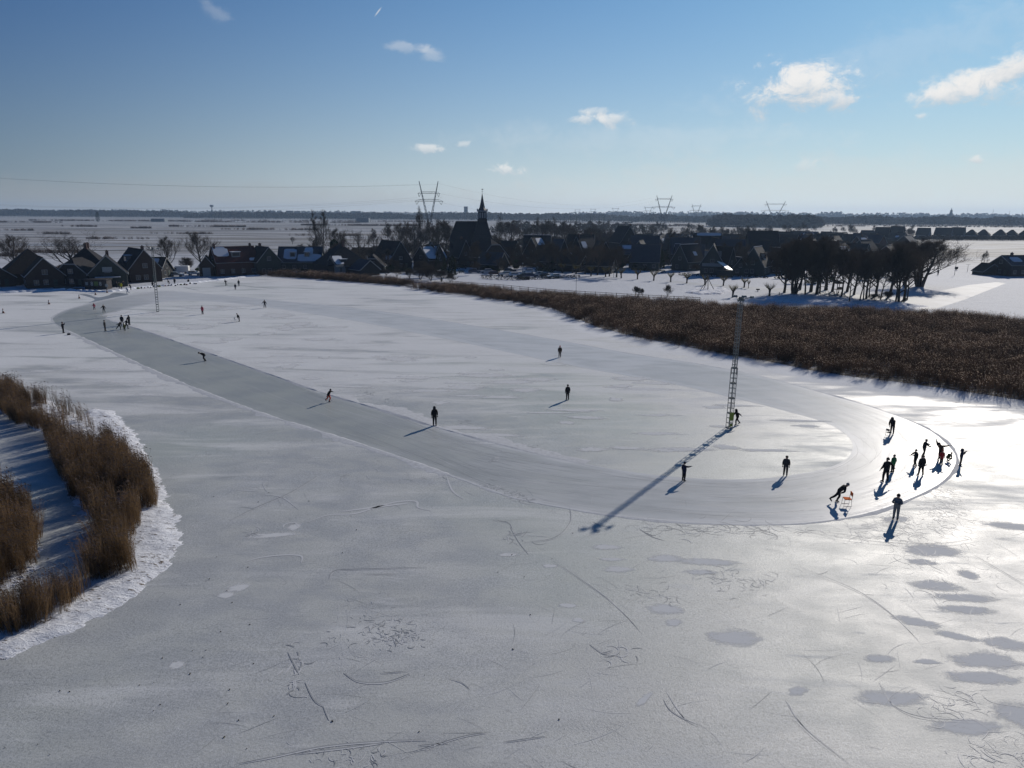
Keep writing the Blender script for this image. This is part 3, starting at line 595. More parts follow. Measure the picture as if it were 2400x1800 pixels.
# the big reed bed between the lake and the meadow
FR = [(600, 647), (660, 649), (740, 656), (830, 663), (910, 670), (1000, 683), (1100, 697), (1200, 710), (1290, 726), (1340, 747), (1400, 772), (1500, 797), (1600, 816), (1700, 836), (1800, 852), (1900, 873), (2000, 888), (2100, 900), (2200, 914), (2300, 929), (2400, 944), (2560, 970),
      (2560, 790), (2400, 762), (2300, 752), (2200, 744), (2100, 738), (1950, 733), (1800, 730), (1700, 722), (1600, 716), (1500, 710), (1400, 703), (1300, 696), (1200, 687), (1100, 677), (1000, 669), (930, 662), (820, 653), (720, 646), (640, 643)]
frp = [at(x, y) for x, y in FR]
far_cl = [clump(20 + i, 46, .95, 1.85, .011, (M_STEMF, M_PLUMEF), 2, .20, .036) for i in range(5)]
gap2 = [(at(1560, 722), 2.0), (at(1900, 760), 2.5), (at(2120, 800), 2.0), (at(1680, 770), 1.6), (at(2050, 860), 1.5), (at(1770, 742), 2.2), (at(980, 672), 5), (at(1215, 692), 3), (at(2330, 800), 3.0), (at(1375, 724), 3), (at(1430, 735), 2)]
def keep_f(x, y):
    k = 1.0
    for g, rr in gap2:
        d = math.hypot((x - g.x) * .5, y - g.y)
        if d < rr: k *= .25
    edge = shore_dist(x, y)
    if edge < 4: k *= .25 + .75 * max(0, min(1, edge / 4 + .8 * mnoise.noise(Vector((x * .5, y * .5, 1)))))
    return k * (.9 if mnoise.noise(Vector((x * .15, y * .3, 7))) > -.3 else .55)
p_, r_, s_ = fill(frp, 2.0, keep_f, 9, .60, 1.04, .16)
print('reed bed clumps', len(p_))
scatter('reed_bed', p_, r_, s_, far_cl, 'broad bed of dark brown reeds with pale plumes beside the lake')
# peaty ground under the reed bed
t = NT('peat_ground'); fn = t.noise(.8, 1, 2, 6, .7, .3); t.L(t.mix(t.mr(fn, .52, .62), (.05, .038, .026), (.45, .46, .49)), t.b.inputs['Base Color']); t.b.inputs['Roughness'].default_value = .9; M_PEAT = t.m
FRI = [(x, y + (6 if i > 21 else -6)) for i, (x, y) in enumerate(FR)]
gq = MB(); gq.add([at(x, y, .03) for x, y in FRI], [tuple(range(len(FRI)))]); 
bm = bmesh.new(); me = gq.mesh('peat_ground', M_PEAT); bm.from_mesh(me); bmesh.ops.triangulate(bm, faces=bm.faces[:]); bm.to_mesh(me); bm.free(); tag(meshobj('peat_ground', me), 'dark peaty ground with snow remnants under the reeds', kind='structure')
# dark reed strips out in the polder
sp_, sr_, ss_ = [], [], []
for (x0, x1, row, dep) in ((60, 175, 592, 9), (230, 320, 560, 8), (160, 210, 531, 10), (0, 110, 521, 14), (315, 345, 535, 7), (430, 540, 531, 18), (560, 700, 538, 14), (500, 760, 520, 40), (700, 800, 552, 8), (150, 420, 517, 30), (600, 1000, 517, 40), (760, 940, 528, 20), (1180, 1280, 545, 6), (1400, 1560, 527, 25), (1560, 1830, 530, 25), (1230, 1420, 521, 30), (380, 470, 548, 6), (0, 60, 540, 8), (100, 150, 548, 5), (2000, 2400, 530, 30), (1900, 2300, 524, 40), (-40, 20, 600, 6)):
    x0 -= (x1 - x0) * .3; x1 += (x1 - x0) * .25; a, b = at(x0, row - .0), at(x1, row + (x1 - x0) * .006); L_ = (b - a).length
    for k in range(int(min(700, L_ * dep * .2 + 60))):
        t_ = rnd.random(); q = a.lerp(b, t_)
        if mnoise.noise(Vector((q.x * .02, row, 0))) < -.05 and rnd.random() < .85: continue
        dd = rnd.gauss(0, dep * .35) * (1 - (2 * t_ - 1) ** 4); sp_.append((q.x, q.y + dd, 0)); sr_.append((0, 0, rnd.uniform(0, 6.28))); ss_.append(rnd.uniform(.45, .8) * (1 + q.y / 900))
scatter('polder_reeds', sp_, sr_, ss_, far_cl, 'dark strips of reed along the ditches of the snowy polder')
# low scrub of single dry stalks and twigs standing above the meadow edge
# ------------------------------------------------------------------ bare winter trees
M_BARK = mat('dark_bark', (.045, .038, .032), .9, .15, var=.3, vscale=3)
M_TWIG = leafmat('bare_twigs', (.055, .042, .032), .15, .25)
M_TWIGW = leafmat('willow_twigs', (.10, .085, .03), .3, .25)
M_EVER = leafmat('evergreen_leaves', (.022, .032, .014), .15, .35)
def make_tree(seed, H, spread, trunk_r, clear=.25, stems=1, shape=1.0, tw=.022, twl=1.2, nb=13, dens=1.0, curl=.12):
    """returns (trunk mesh, crown mesh) of a bare tree H metres tall: leaders with ascending limbs, forked down to twigs"""
    r = random.Random(seed); tr = MB(); cr = MB()
    def wob(d, s_): return (d + Vector((r.gauss(0, s_), r.gauss(0, s_), r.gauss(0, s_ * .5)))).normalized()
    def rib(a, b, w, taper=.4):
        d = b - a; u = d.cross(Vector((r.gauss(0, 1), r.gauss(0, 1), r.gauss(0, 1)))).normalized() * w; cr.add([a - u, a + u, b + u * taper, b - u * taper], [(0, 1, 2, 3)])
    def twigs(p, d, L, n):
        for k in range(n):
            dd = wob(d + Vector((0, 0, .25)), .55); e = p + dd * L * r.uniform(.4, 1.1); u = dd.cross(Vector((r.gauss(0, 1), r.gauss(0, 1), r.gauss(0, 1)))).normalized() * tw * .45; cr.add([p - u, p + u, e], [(0, 1, 2)])
    def bough(p, d, L, rad, lv):
        segs = 4 if lv == 1 else 3; pts = [p]; q = p
        for i in range(segs): d = wob(d + Vector((0, 0, .10)), curl + .03 * lv); q = q + d * (L / segs); pts.append(q)
        rr = [max(.012, rad * (1 - .7 * i / segs)) for i in range(segs + 1)]
        if lv <= 2: (tr if lv == 1 else cr).tube(pts, rr, 4 if lv == 1 else 3, cap=False)
        else:
            for i in range(segs): rib(pts[i], pts[i + 1], max(rr[i] * .7, tw * .4), .8)
        if lv < 4:
            n = (5, 4, 4)[lv - 1]; n = max(2, int(round(n * min(1, L / (H * spread * .34))))) if lv == 1 else max(2, int(round(n * min(1, L / (H * spread * .13))))) if lv == 2 else n
            for k in range(n):
                t_ = .30 + .70 * (k + r.uniform(.2, .9)) / n; i = min(segs - 1, int(t_ * segs)); b0 = pts[i].lerp(pts[i + 1], t_ * segs - i); a = r.uniform(0, 6.28); dl = (pts[i + 1] - pts[i]).normalized()
                s1 = dl.cross(Vector((.1, .2, 1))).normalized(); s2 = dl.cross(s1).normalized(); dd = (dl + (s1 * math.cos(a) + s2 * math.sin(a)) * r.uniform(.40, .80) + Vector((0, 0, .18))).normalized(); bough(b0, dd, L * r.uniform(.48, .68), rr[i] * .6, lv + 1)
        if lv >= 3:
            for i in range(1, segs + 1): twigs(pts[i], d, twl * (.9 if lv == 3 else .75), max(1, int(round(2 * dens))))
    for s_ in range(stems):
        a0 = 6.28 * s_ / stems + .5; out = Vector((math.cos(a0), math.sin(a0), 0)) * (0 if stems == 1 else .32 * spread); p = Vector((math.cos(a0), math.sin(a0), 0)) * (0 if stems == 1 else trunk_r * 1.5); pts = [p]; d = (Vector((0, 0, 1)) + out).normalized(); segs = 7; hh = H * .80
        for i in range(segs): d = wob(d + Vector((0, 0, .12)), .07); p = p + d * hh / segs; pts.append(p)
        rr = [trunk_r * (1.15 - 1.0 * i / segs) for i in range(segs)] + [trunk_r * .12]; tr.tube(pts, rr, 6, cap=False); m_ = max(5, int(nb / (1 if stems == 1 else stems ** .6)))
        for k in range(m_):
            t_ = clear + (1 - clear) * ((k + r.random() * .8) / m_); x = t_ * segs; i = min(segs - 1, int(x)); b0 = pts[i].lerp(pts[i + 1], x - i); a = k * 2.4 + r.uniform(-.4, .4); f = (t_ - clear) / (1 - clear)
            rise = .6 + 1.5 * f + .25 * (1 - shape); L = H * spread * (.48 * (1 - .66 * f ** 1.2)) * (.75 + .25 * math.sin(math.pi * min(1, f + .35))) * r.uniform(.85, 1.12)
            bough(b0, Vector((math.cos(a), math.sin(a), rise)).normalized(), L, rr[i] * .55, 1)
    zt = max(v[2] for v in cr.v); k = H / zt
    for m_ in (tr, cr): m_.v = [(x, y, z * k) for x, y, z in m_.v]
    return tr.mesh('trunk', M_BARK), cr.mesh('crown', M_TWIG)
TREES = {}
def tree_kind(k, *a, **kw): TREES[k] = make_tree(*a, **kw)
for i in range(3): tree_kind('round%d' % i, 11 + i, 11, .85, .24, clear=.18, nb=16)
for i in range(2): tree_kind('wide%d' % i, 31 + i, 12 if i else 13, 1.30, .40, clear=.18, nb=12, tw=.024, curl=.16)
for i in range(2): tree_kind('tall%d' % i, 41 + i, 20, .50, .32, clear=.22, nb=20, tw=.03, twl=1.5, dens=.7)
tree_kind('twin0', 51, 22, .36, .32, clear=.30, nb=26, stems=2, tw=.03, twl=1.6, dens=.7)
tree_kind('willow0', 61, 13, .85, .24, clear=.18, nb=24, stems=5, tw=.026, twl=1.8)
for i in range(3): tree_kind('slim%d' % i, 71 + i, 15, .55, .19, clear=.24, nb=17, tw=.026, twl=1.4, dens=.8)
for i in range(2): tree_kind('bush%d' % i, 81 + i, 4, 1.0, .05, clear=.08, nb=20, stems=5, tw=.014, twl=.7, dens=.6)
def pollard(seed):
    r = random.Random(seed); tr = MB(); cr = MB(); top = Vector((r.gauss(0, .08), r.gauss(0, .08), 1.75))
    tr.tube([(0, 0, 0), (top.x * .5, top.y * .5, .9), top - Vector((0, 0, .25)), top + Vector((0, 0, .05))], [.22, .19, .24, .30], 8)
    for k in range(5):
        a = k * 1.3 + r.random(); tr.tube([top - Vector((0, 0, .15)), top + Vector((math.cos(a) * .4, math.sin(a) * .4, .25))], [.17, .10], 5)
    for k in range(130):
        a = r.uniform(0, 6.28); q = r.uniform(.1, .45); b0 = top + Vector((math.cos(a) * q, math.sin(a) * q, r.uniform(0, .3))); L_ = r.uniform(1.0, 2.2)
        d = (Vector((math.cos(a) * r.uniform(.1, .85), math.sin(a) * r.uniform(.1, .85), 1))).normalized(); e = b0 + d * L_; m_ = b0.lerp(e, .5) + Vector((math.cos(a), math.sin(a), 0)) * .12 * L_
        u = Vector((-math.sin(a + 1), math.cos(a + 1), 0)) * .018; cr.add([b0 - u, b0 + u, m_ + u, m_ - u, e], [(0, 1, 2, 3), (3, 2, 4)])
    return tr.mesh('trunk', M_BARK), cr.mesh('crown', M_TWIGW)
for i in range(3): TREES['pollard%d' % i] = pollard(90 + i)
def evergreen(seed, H, W, cone):
    r = random.Random(seed); tr = MB(); cr = MB(); tr.tube([(0, 0, 0), (0, 0, H * .8)], [.16, .05], 6)
    for k in range(900):
        t_ = r.random() ** .8; z = H * (.08 + .92 * t_); w = W * ((1 - t_) * cone + (1 - cone) * math.sin(math.pi * min(1, .15 + .85 * t_)) ** .6) * (.75 + .5 * mnoise.noise(Vector((t_ * 5, seed, 0)))); a = r.uniform(0, 6.28); q = w * r.uniform(.55, 1.0)
        c0 = Vector((math.cos(a) * q, math.sin(a) * q, z)); u = Vector((r.gauss(0, 1), r.gauss(0, 1), r.gauss(0, 1))).normalized() * .22; v = u.cross(Vector((r.gauss(0, 1), r.gauss(0, 1), 1))).normalized() * .2
        cr.add([c0 - u, c0 + v, c0 + u, c0 - v], [(0, 1, 2, 3)])
    return tr.mesh('trunk', M_BARK), cr.mesh('crown', M_EVER)
TREES['ever0'] = evergreen(5, 6, 2.0, .2); TREES['ever1'] = evergreen(6, 9, 2.2, .6); TREES['ever2'] = evergreen(8, 3, 1.6, .0)
TREES['poplar'] = evergreen(7, 16, 1.7, .1); TREES['poplar'] = (TREES['poplar'][0], TREES['poplar'][1])
KH = {'round0': 11, 'round1': 11, 'round2': 11, 'wide0': 13, 'wide1': 12, 'tall0': 20, 'tall1': 20, 'twin0': 22, 'willow0': 13, 'slim0': 15, 'slim1': 15, 'slim2': 15, 'bush0': 4, 'bush1': 4, 'pollard0': 4, 'pollard1': 4, 'pollard2': 4, 'ever0': 6, 'ever1': 9, 'ever2': 3, 'poplar': 16}
def plant(kind, loc, height, label, group=None, name='bare_tree', wide=1.0, rz=None, cat='tree'):
    s_ = height / KH[kind]; o = empty(name, (loc[0], loc[1], 0), rnd.uniform(0, 6.28) if rz is None else rz, label, cat, group); o.scale = (s_ * wide, s_ * wide, s_)
    meshobj('trunk', TREES[kind][0], o); meshobj('crown', TREES[kind][1], o); return o
def pxtree(kind, px, base_row, top_row, label, group=None, **k):
    b = at(px, base_row); t_ = atd(px, top_row, b.y); return plant(kind, b, t_.z, label, group, **k)

# trees behind the houses on the left
pxtree('round0', 42, 648, 543, 'bare round tree behind the leftmost farmhouses', wide=1.15)
pxtree('wide0', 180, 640, 529, 'broad spreading bare tree rising behind the second farmhouse', wide=1.55)
pxtree('round1', 398, 640, 547, 'bare tree with ivy dark trunk behind the white van')
pxtree('round2', 474, 632, 539, 'bare tree fanning out behind the red roofed house', wide=1.1)
pxtree('round0', 686, 573, 554, 'lone small bare tree standing in the snowy polder', name='lone_tree', wide=1.0)
pxtree('twin0', 754, 618, 486, 'tall pair of bare trunks above the snowy roofed row', wide=.9)
pxtree('round1', 790, 618, 528, 'short bushy bare tree just right of the tall twin tree', wide=.9)
pxtree('wide1', 846, 612, 527, 'reddish bare tree behind the dark barn roofs', wide=.75)
pxtree('tall0', 988, 606, 477, 'tall forked bare tree in front of the first pylon', wide=.72)
pxtree('tall1', 1172, 590, 498, 'spreading bare tree right of the church tower', wide=.85)
pxtree('slim0', 914, 604, 515, 'slim bare tree between the barn and the tall forked tree', wide=.8)
TH = ((940, 600, 516, 'round1'), (958, 603, 512, 'slim1'), (1010, 604, 510, 'slim2'), (1026, 602, 508, 'round2'), (1044, 601, 514, 'round0'), (1056, 600, 510, 'slim0'), (975, 606, 520, 'round0'), (875, 604, 530, 'slim2'), (1198, 590, 512, 'round2'), (1215, 588, 530, 'round0'))
for i, (px, br, tr_, kd) in enumerate(sorted(TH)): pxtree(kd, px, br, tr_, '%s bare tree from the left in the thicket round the church' % ORD[i], 'thicket of bare trees round the church', wide=1.0)
for i, (px, br, tr_, kd) in enumerate(sorted(((1262, 588, 506, 'tall0'), (1284, 590, 508, 'slim1'), (1300, 585, 505, 'tall1'), (1318, 590, 512, 'slim2'), (1335, 588, 520, 'round1'), (1240, 590, 528, 'round0'), (1350, 590, 530, 'slim0'), (1372, 598, 528, 'round2'), (1392, 600, 534, 'round0')))):
    pxtree(kd, px, br, tr_, '%s tree from the left in the clump right of the church' % ORD[i], 'clump of tall trees right of the church')
pxtree('round1', 1574, 598, 528, 'dense dark bare tree rising in the middle of the village', wide=.9)
for i, (px, br, tr_, kd) in enumerate(sorted(((1612, 575, 531, 'round0'), (1645, 570, 524, 'round2'), (1662, 572, 530, 'slim1'), (1700, 570, 533, 'round1'), (1726, 572, 527, 'round0'), (1750, 570, 525, 'slim2'), (1768, 568, 532, 'round2'), (1430, 585, 535, 'round1'), (1450, 592, 545, 'round2'), (1522, 575, 540, 'round0'), (1540, 580, 548, 'slim0')))):
    pxtree(kd, px, br, tr_, '%s garden tree from the left among the roofs at the back of the village' % ORD[i], 'garden trees at the back of the village')
# big dark trees standing over the village green
for i, (px, br, tr_, kd) in enumerate(((1290, 636, 560, 'round0'), (1318, 638, 566, 'wide1'), (1342, 640, 570, 'round2'), (1371, 643, 572, 'round1'), (1400, 645, 568, 'round0'), (1428, 648, 575, 'round2'), (1445, 650, 570, 'round1'))):
    pxtree(kd, px, br, tr_, '%s dark tree from the left in the row behind the pollard willows' % ORD[i], 'row of dark trees along the village green')
pxtree('ever0', 1547, 632, 584, 'squat dark evergreen beside the steep gable facing the green', name='evergreen_tree', wide=.9)
pxtree('ever0', 1622, 625, 592, 'ivy covered small tree in front of the white ridged house', name='evergreen_tree', wide=.7)
pxtree('ever1', 1026, 642, 592, 'dark evergreen beside the twin gabled houses', name='evergreen_tree', wide=.9)
pxtree('ever0', 1060, 650, 600, 'green black bushy tree at the end of the footpath by the church', name='evergreen_tree', wide=.9)
pxtree('ever1', 1042, 648, 598, 'dark pointed evergreen at the village edge left of the lamp post', name='evergreen_tree', wide=.7)
pxtree('poplar', 1980, 528, 501, 'single narrow dark poplar sticking up above the far roofs', name='poplar_tree', wide=1.0)
pxtree('ever2', 372, 641, 620, 'round green bush behind the parked cars', name='evergreen_bush', wide=2.0, cat='bush'); pxtree('ever2', 590, 632, 612, 'dark hedge bush between the red roofed house and the black gable', name='evergreen_bush', wide=1.8, cat='bush')
pxtree('ever2', 785, 622, 563, 'green bush growing tall behind the dark barn', name='evergreen_bush', wide=.6, cat='bush')
# pollard willows along the ditch
PW = [(1385, 646.5), (1419, 649), (1456, 652), (1494, 654.6), (1532, 658), (1572, 661), (1609.5, 664), (1652, 668), (1695, 670), (1744, 674), (1350, 643), (1318, 640)]
NTH = ['third', 'fourth', 'fifth', 'sixth', 'seventh', 'eighth', 'ninth', 'tenth', 'eleventh', 'twelfth', 'second', 'first']
for i, (px, row) in enumerate(PW): pxtree('pollard%d' % (i % 3), px, row, row - 28, '%s pollard willow from the left along the snowy ditch' % NTH[i], 'pollard willows along the ditch', name='pollard_willow', wide=1.2)
pxtree('pollard1', 1754, 676, 652, 'thin pollard willow close beside a thicker one', name='pollard_willow', wide=.6)
pxtree('pollard2', 1717, 697, 662, 'pollard willow at the reed edge right of the climbing frame', name='pollard_willow', wide=1.2)
pxtree('pollard0', 1803, 694, 658, 'tall pollard willow standing alone left of the tree cluster', name='pollard_willow', wide=1.25)
for i, (px, row, t_) in enumerate(sorted(((1490, 694, 668), (1496, 694, 671), (1564, 696, 663), (1505, 694, 674)))): pxtree('bush%d' % (i % 2), px, row, t_, '%s leafless sapling from the left at the edge of the reed bed' % ORD[i], 'saplings at the edge of the reeds', name='sapling', wide=.6)
# dark cluster of trees at the right of the green
CL = [(1838, 686, 556, 'round0', 1.1), (1861, 691, 548, 'willow0', 1.0), (1887, 690, 545, 'slim0', 1.1), (1914, 690, 550, 'round1', 1.1), (1921, 688, 552, 'slim1', 1.2), (1950, 684, 566, 'round2', 1.1), (1990, 709, 585, 'slim2', .8), (2001, 691, 575, 'round0', 1.1), (2015, 706, 580, 'slim0', .9), (2023, 705, 578, 'slim1', .9), (2030, 701, 582, 'round1', 1.0), (2037, 695, 585, 'slim2', 1.0), (2053, 694, 572, 'round2', 1.1), (2064, 702, 580, 'slim0', 1.0), (2099, 709, 560, 'slim1', 1.0), (2106, 709, 566, 'round0', .9), (2119, 702, 562, 'round1', 1.0), (2126, 703, 572, 'slim2', .9), (2085, 694, 560, 'round2', 1.1), (1972, 695, 568, 'slim1', 1.2), (1900, 684, 545, 'round2', 1.2), (1875, 680, 540, 'slim2', 1.3), (1935, 680, 553, 'round0', 1.3), (1985, 684, 572, 'round1', 1.2)]
for i, (px, br, tr_, kd, w) in enumerate(sorted(CL)): pxtree(kd, px, br, tr_, '%s trunk from the left in the dark cluster of trees by the reeds' % ORD[i], 'cluster of dark trees at the right of the meadow', wide=w)
pxtree('willow0', 2155, 672, 548, 'wide fan shaped willow at the right end of the tree cluster', name='fan_willow', wide=1.55)
pxtree('wide1', 2120, 668, 556, 'spreading pale tree behind the tree cluster', wide=1.1)
pxtree('bush0', 2078, 704, 680, 'leafless bush with arching branches at the foot of the cluster', name='bare_bush', wide=1.3, cat='bush'); pxtree('bush1', 2050, 706, 686, 'leafless bramble between the trunks at the cluster', name='bare_bush', wide=1.6, cat='bush')
pxtree('slim1', 2305, 631, 584, 'thin birch beside the dark hut at the right', name='birch_tree', wide=.8)
# scrub in front of the village left of the green
for i, (px, row, t_) in enumerate(sorted(((960, 652, 628), (985, 656, 622), (1010, 658, 624), (1035, 660, 630), (1000, 650, 615), (930, 648, 628), (1055, 662, 640), (905, 646, 630)))): pxtree('bush%d' % (i % 2), px, row, t_, '%s scrub bush from the left behind the narrow reeds by the church houses' % ORD[i], 'scrub behind the narrow end of the reed bed', name='bare_bush', wide=1.3, cat='bush')
# ------------------------------------------------------------------ far woods and avenues on the horizon
def far_crown(seed, n=70):
    r = random.Random(seed); mb = MB()
    for k in range(n):
        a = r.uniform(0, 6.28); z = r.random(); q = math.sqrt(r.random()) * 5.0 * math.sin(math.pi * min(.97, .25 + .75 * z)) ** .5; c0 = Vector((math.cos(a) * q, math.sin(a) * q, 2 + z * 9)); s_ = r.uniform(.7, 1.5)
        u = Vector((r.gauss(0, 1), r.gauss(0, 1), r.gauss(0, .6))).normalized() * s_; v = u.cross(Vector((r.gauss(0, 1), r.gauss(0, 1), 1))).normalized() * s_
        mb.add([c0 - u, c0 + v, c0 + u, c0 - v], [(0, 1, 2, 3)])
    mb.tube([(0, 0, 0), (0, 0, 8)], [.4, .2], 4); return mb.mesh('far_crown', M_TWIG)
fc = [far_crown(i) for i in range(5)]
def belt(px0, px1, D0, D1, num, h0, h1, label, seed, depth=60):
    r = random.Random(seed); P_, R_, S_ = [], [], []
    for k in range(num):
        t_ = (k + r.random()) / num; px = px0 + (px1 - px0) * t_; D = D0 + (D1 - D0) * t_ + r.uniform(-depth, depth); p = atd(px, 510, D)
        P_.append((p.x, D, 0)); R_.append((0, 0, r.uniform(0, 6.28))); S_.append(r.uniform(h0, h1) / 11 * (1 - .45 * abs(2 * t_ - 1) ** 10) * (1 + .25 * mnoise.noise(Vector((px * .012, seed, 0)))))
    return scatter('distant_wood', P_, R_, S_, fc, label)
belt(-1100, -90, 2500, 2450, 420, 17, 22, 'dark tree belt on the horizon beyond the left edge', 14, 20)
belt(-100, 470, 2450, 2350, 420, 17, 22, 'bluish avenue of trees on the horizon at the left', 1, 20)
belt(430, 1000, 2150, 2100, 420, 14, 20, 'bluish belt of trees on the horizon behind the polder', 2, 40)
belt(-200, 1300, 3400, 3400, 420, 19, 26, 'faint far woodland along the left horizon', 3, 200)
belt(960, 1500, 2200, 1900, 330, 15, 21, 'blue grey woodland on the horizon right of the church', 4, 120)
belt(1150, 1500, 760, 800, 60, 7, 12, 'mid distance trees in the fields behind the village', 8, 60)
belt(1480, 1760, 1900, 1750, 190, 13, 19, 'blue belt of trees behind the second pylon', 5, 80)
belt(1660, 1930, 1280, 1200, 210, 15, 21, 'darker blue wood behind the wide pylon', 6, 60)
belt(1850, 2500, 1650, 1550, 460, 14, 19, 'long blue woodland on the right horizon', 7, 100)
belt(1300, 2600, 3500, 3400, 420, 22, 34, 'faint far woodland along the right horizon', 9, 200)
for i, px in enumerate((228, 1352, 1384, 1388, 1404, 1416, 1338)):
    plant('poplar', atd(px, 505, 1300 if px < 300 else 1150), 17 if px > 300 else 18, 'single dark tree rising above the horizon belt at the left' if px < 300 else '%s thin poplar spike from the left above the horizon right of the church' % ORD[(0, 1, 2, 3, 4, 5, 6)[sorted((228, 1352, 1384, 1388, 1404, 1416, 1338)).index(px) - 1]], None if px < 300 else 'poplars on the horizon', name='poplar_tree', wide=2.6 if px < 300 else .6)

# undergrowth, garden hedges and shrubs that fill the ground between the houses
VIL = [at(x, y) for x, y in ((0, 664), (150, 660), (330, 648), (470, 641), (600, 633), (760, 634), (900, 638), (1060, 645), (1110, 638), (1290, 640), (1420, 632), (1560, 634), (1700, 642), (1830, 650), (1850, 665), (2120, 664), (2140, 620), (2120, 566), (1800, 560), (1500, 556), (1200, 570), (900, 590), (720, 612), (560, 620), (330, 634), (0, 648))]
bsh = [TREES['ever2'][1], TREES['bush0'][1], TREES['bush1'][1]]
hb_ = []
for i in range(3):
    r = random.Random(i + 60); mb = MB()
    for k in range(150): c0 = Vector((r.uniform(-2.2, 2.2), r.uniform(-.5, .5), r.uniform(.05, 1.5))); u = Vector((r.gauss(0, 1), r.gauss(0, 1), r.gauss(0, 1))).normalized() * .22; v = u.cross(Vector((r.gauss(0, 1), r.gauss(0, 1), 1))).normalized() * .22; mb.add([c0 - u, c0 + v, c0 + u, c0 - v], [(0, 1, 2, 3)])
    hb_.append(mb.mesh('hedge_clump', M_EVER))
p_, r_, s_ = fill(VIL, .036, lambda x, y: 1.0 if mnoise.noise(Vector((x * .04, y * .05, 4))) > -.25 else .25, 33, .6, 1.25)
r_ = [(0, 0, rnd.choice((.2, .7, 1.6)) + z) for _, _, z in r_]
print('undergrowth', len(p_))
scatter('undergrowth', p_, r_, s_, bsh + hb_, 'dark garden shrubs and hedges filling the gaps between the village houses')

r = random.Random(77); GT = []
for k in range(24): px = r.uniform(700, 1830); GT.append((px, r.uniform(610, 630) if px > 1100 else r.uniform(612, 630)))
for i, (px, row) in enumerate(sorted(GT)): b = at(px, row); plant(('round0', 'slim0', 'round1', 'slim2', 'round2')[i % 5], b, r.uniform(6, 10), '%s small bare tree from the left between the front houses of the village' % ORD[i], 'small trees between the front houses')

rc_ = [TREES['round0'][1], TREES['round1'][1], TREES['round2'][1], TREES['slim0'][1]]
def grove(px0, px1, D0, D1, num, h0, h1, label, seed):
    r = random.Random(seed); P_, R_, S_ = [], [], []
    for k in range(num):
        px = r.uniform(px0, px1); D = r.uniform(D0, D1); p = atd(px, 510, D)
        if mnoise.noise(Vector((px * .01, D * .01, seed))) < -.12: continue
        P_.append((p.x, D, 0)); R_.append((0, 0, r.uniform(0, 6.28))); S_.append(r.uniform(h0, h1) / 12)
    scatter('grove', P_, R_, S_, rc_, label)
grove(700, 1850, 238, 330, 130, 5, 9.5, 'bare garden trees between the houses right through the village', 6)
grove(900, 1860, 330, 460, 190, 6, 10.5, 'bare groves filling the back of the village', 3)
grove(1250, 2150, 470, 820, 200, 8, 12, 'scattered bare groves in the fields behind the village', 4)
grove(1840, 2130, 270, 420, 60, 6, 9, 'bare garden trees massed behind the dark tree cluster', 5)
belt(2075, 2470, 612, 620, 190, 2.6, 4.2, 'dark hedges and sheds in front of the detached row at the right', 10, 5)
# ------------------------------------------------------------------ houses
M_BRICK = [mat('dark_brick', (.085, .042, .034), .9, .06, var=.2, vscale=6), mat('brown_brick', (.052, .038, .032), .9, .06, var=.2, vscale=6), mat('green_boards', (.026, .036, .032), .7, .3, var=.15, vscale=2), mat('grey_boards', (.20, .21, .21), .7, .3, var=.1, vscale=2), mat('black_boards', (.018, .018, .02), .8, .2, var=.2, vscale=2)]
M_TILE = [mat('dark_roof_tiles', (.024, .023, .025), .85, .07, var=.3, vscale=2.5, bump=.5, bscale=6), mat('red_roof_tiles', (.085, .03, .026), .85, .07, var=.3, vscale=2.5, bump=.5, bscale=6), mat('blue_glazed_tiles', (.03, .042, .06), .8, .12, var=.2, vscale=2.5, bump=.4, bscale=6), mat('brown_thatch', (.028, .022, .018), .95, .1, var=.3, vscale=2.5, bump=.6, bscale=4)]
M_WHITE = mat('white_trim', (.21, .215, .22), .6, .3); M_GLASS = mat('window_glass', (.03, .035, .04), .12, .6); M_FRAMEW = M_WHITE
M_BRICKC = mat('chimney_brick', (.10, .06, .05), .9, .1); M_DOORG = mat('grey_door', (.25, .27, .27), .6, .3); M_DOORD = mat('dark_door', (.03, .045, .035), .6, .3)
M_SNOWR = mat('roof_snow', (.55, .57, .60), .85, .15, bump=.4, bscale=3)
def win_at(parent, x, y, z, w, h, side=0, mull=1, sill=True):
    """window on a wall: side 0 faces -y, 1 faces +x, 2 faces -x"""
    def P(u, d, v):   # u along the wall, d outward, v up
        return (x + u, y - d, z + v) if side == 0 else ((x + d, y + u, z + v) if side == 1 else (x - d, y - u, z + v))
    def bx(mb, u0, u1, d0, d1, v0, v1):
        a, b = P(u0, d0, v0), P(u1, d1, v1); mb.box([(a[i] + b[i]) / 2 for i in range(3)], [abs(a[i] - b[i]) for i in range(3)])
    fr = MB(); t_ = .08
    bx(fr, -w / 2, w / 2, 0.005, .07, h - t_, h); bx(fr, -w / 2, w / 2, 0.005, .07, 0, t_); bx(fr, -w / 2, -w / 2 + t_, 0.005, .07, t_, h - t_); bx(fr, w / 2 - t_, w / 2, 0.005, .07, t_, h - t_)
    for k in range(mull): u = -w / 2 + w * (k + 1) / (mull + 1); bx(fr, u - .03, u + .03, 0.03, .06, t_, h - t_)
    if sill: bx(fr, -w / 2 - .05, w / 2 + .05, .005, .14, -.07, -.005)
    f = fr.build('window', M_FRAMEW, parent); g2 = MB(); bx(g2, -w / 2 + t_, w / 2 - t_, 0.01, .025, t_, h - t_); g2.build('pane', M_GLASS, f); return f
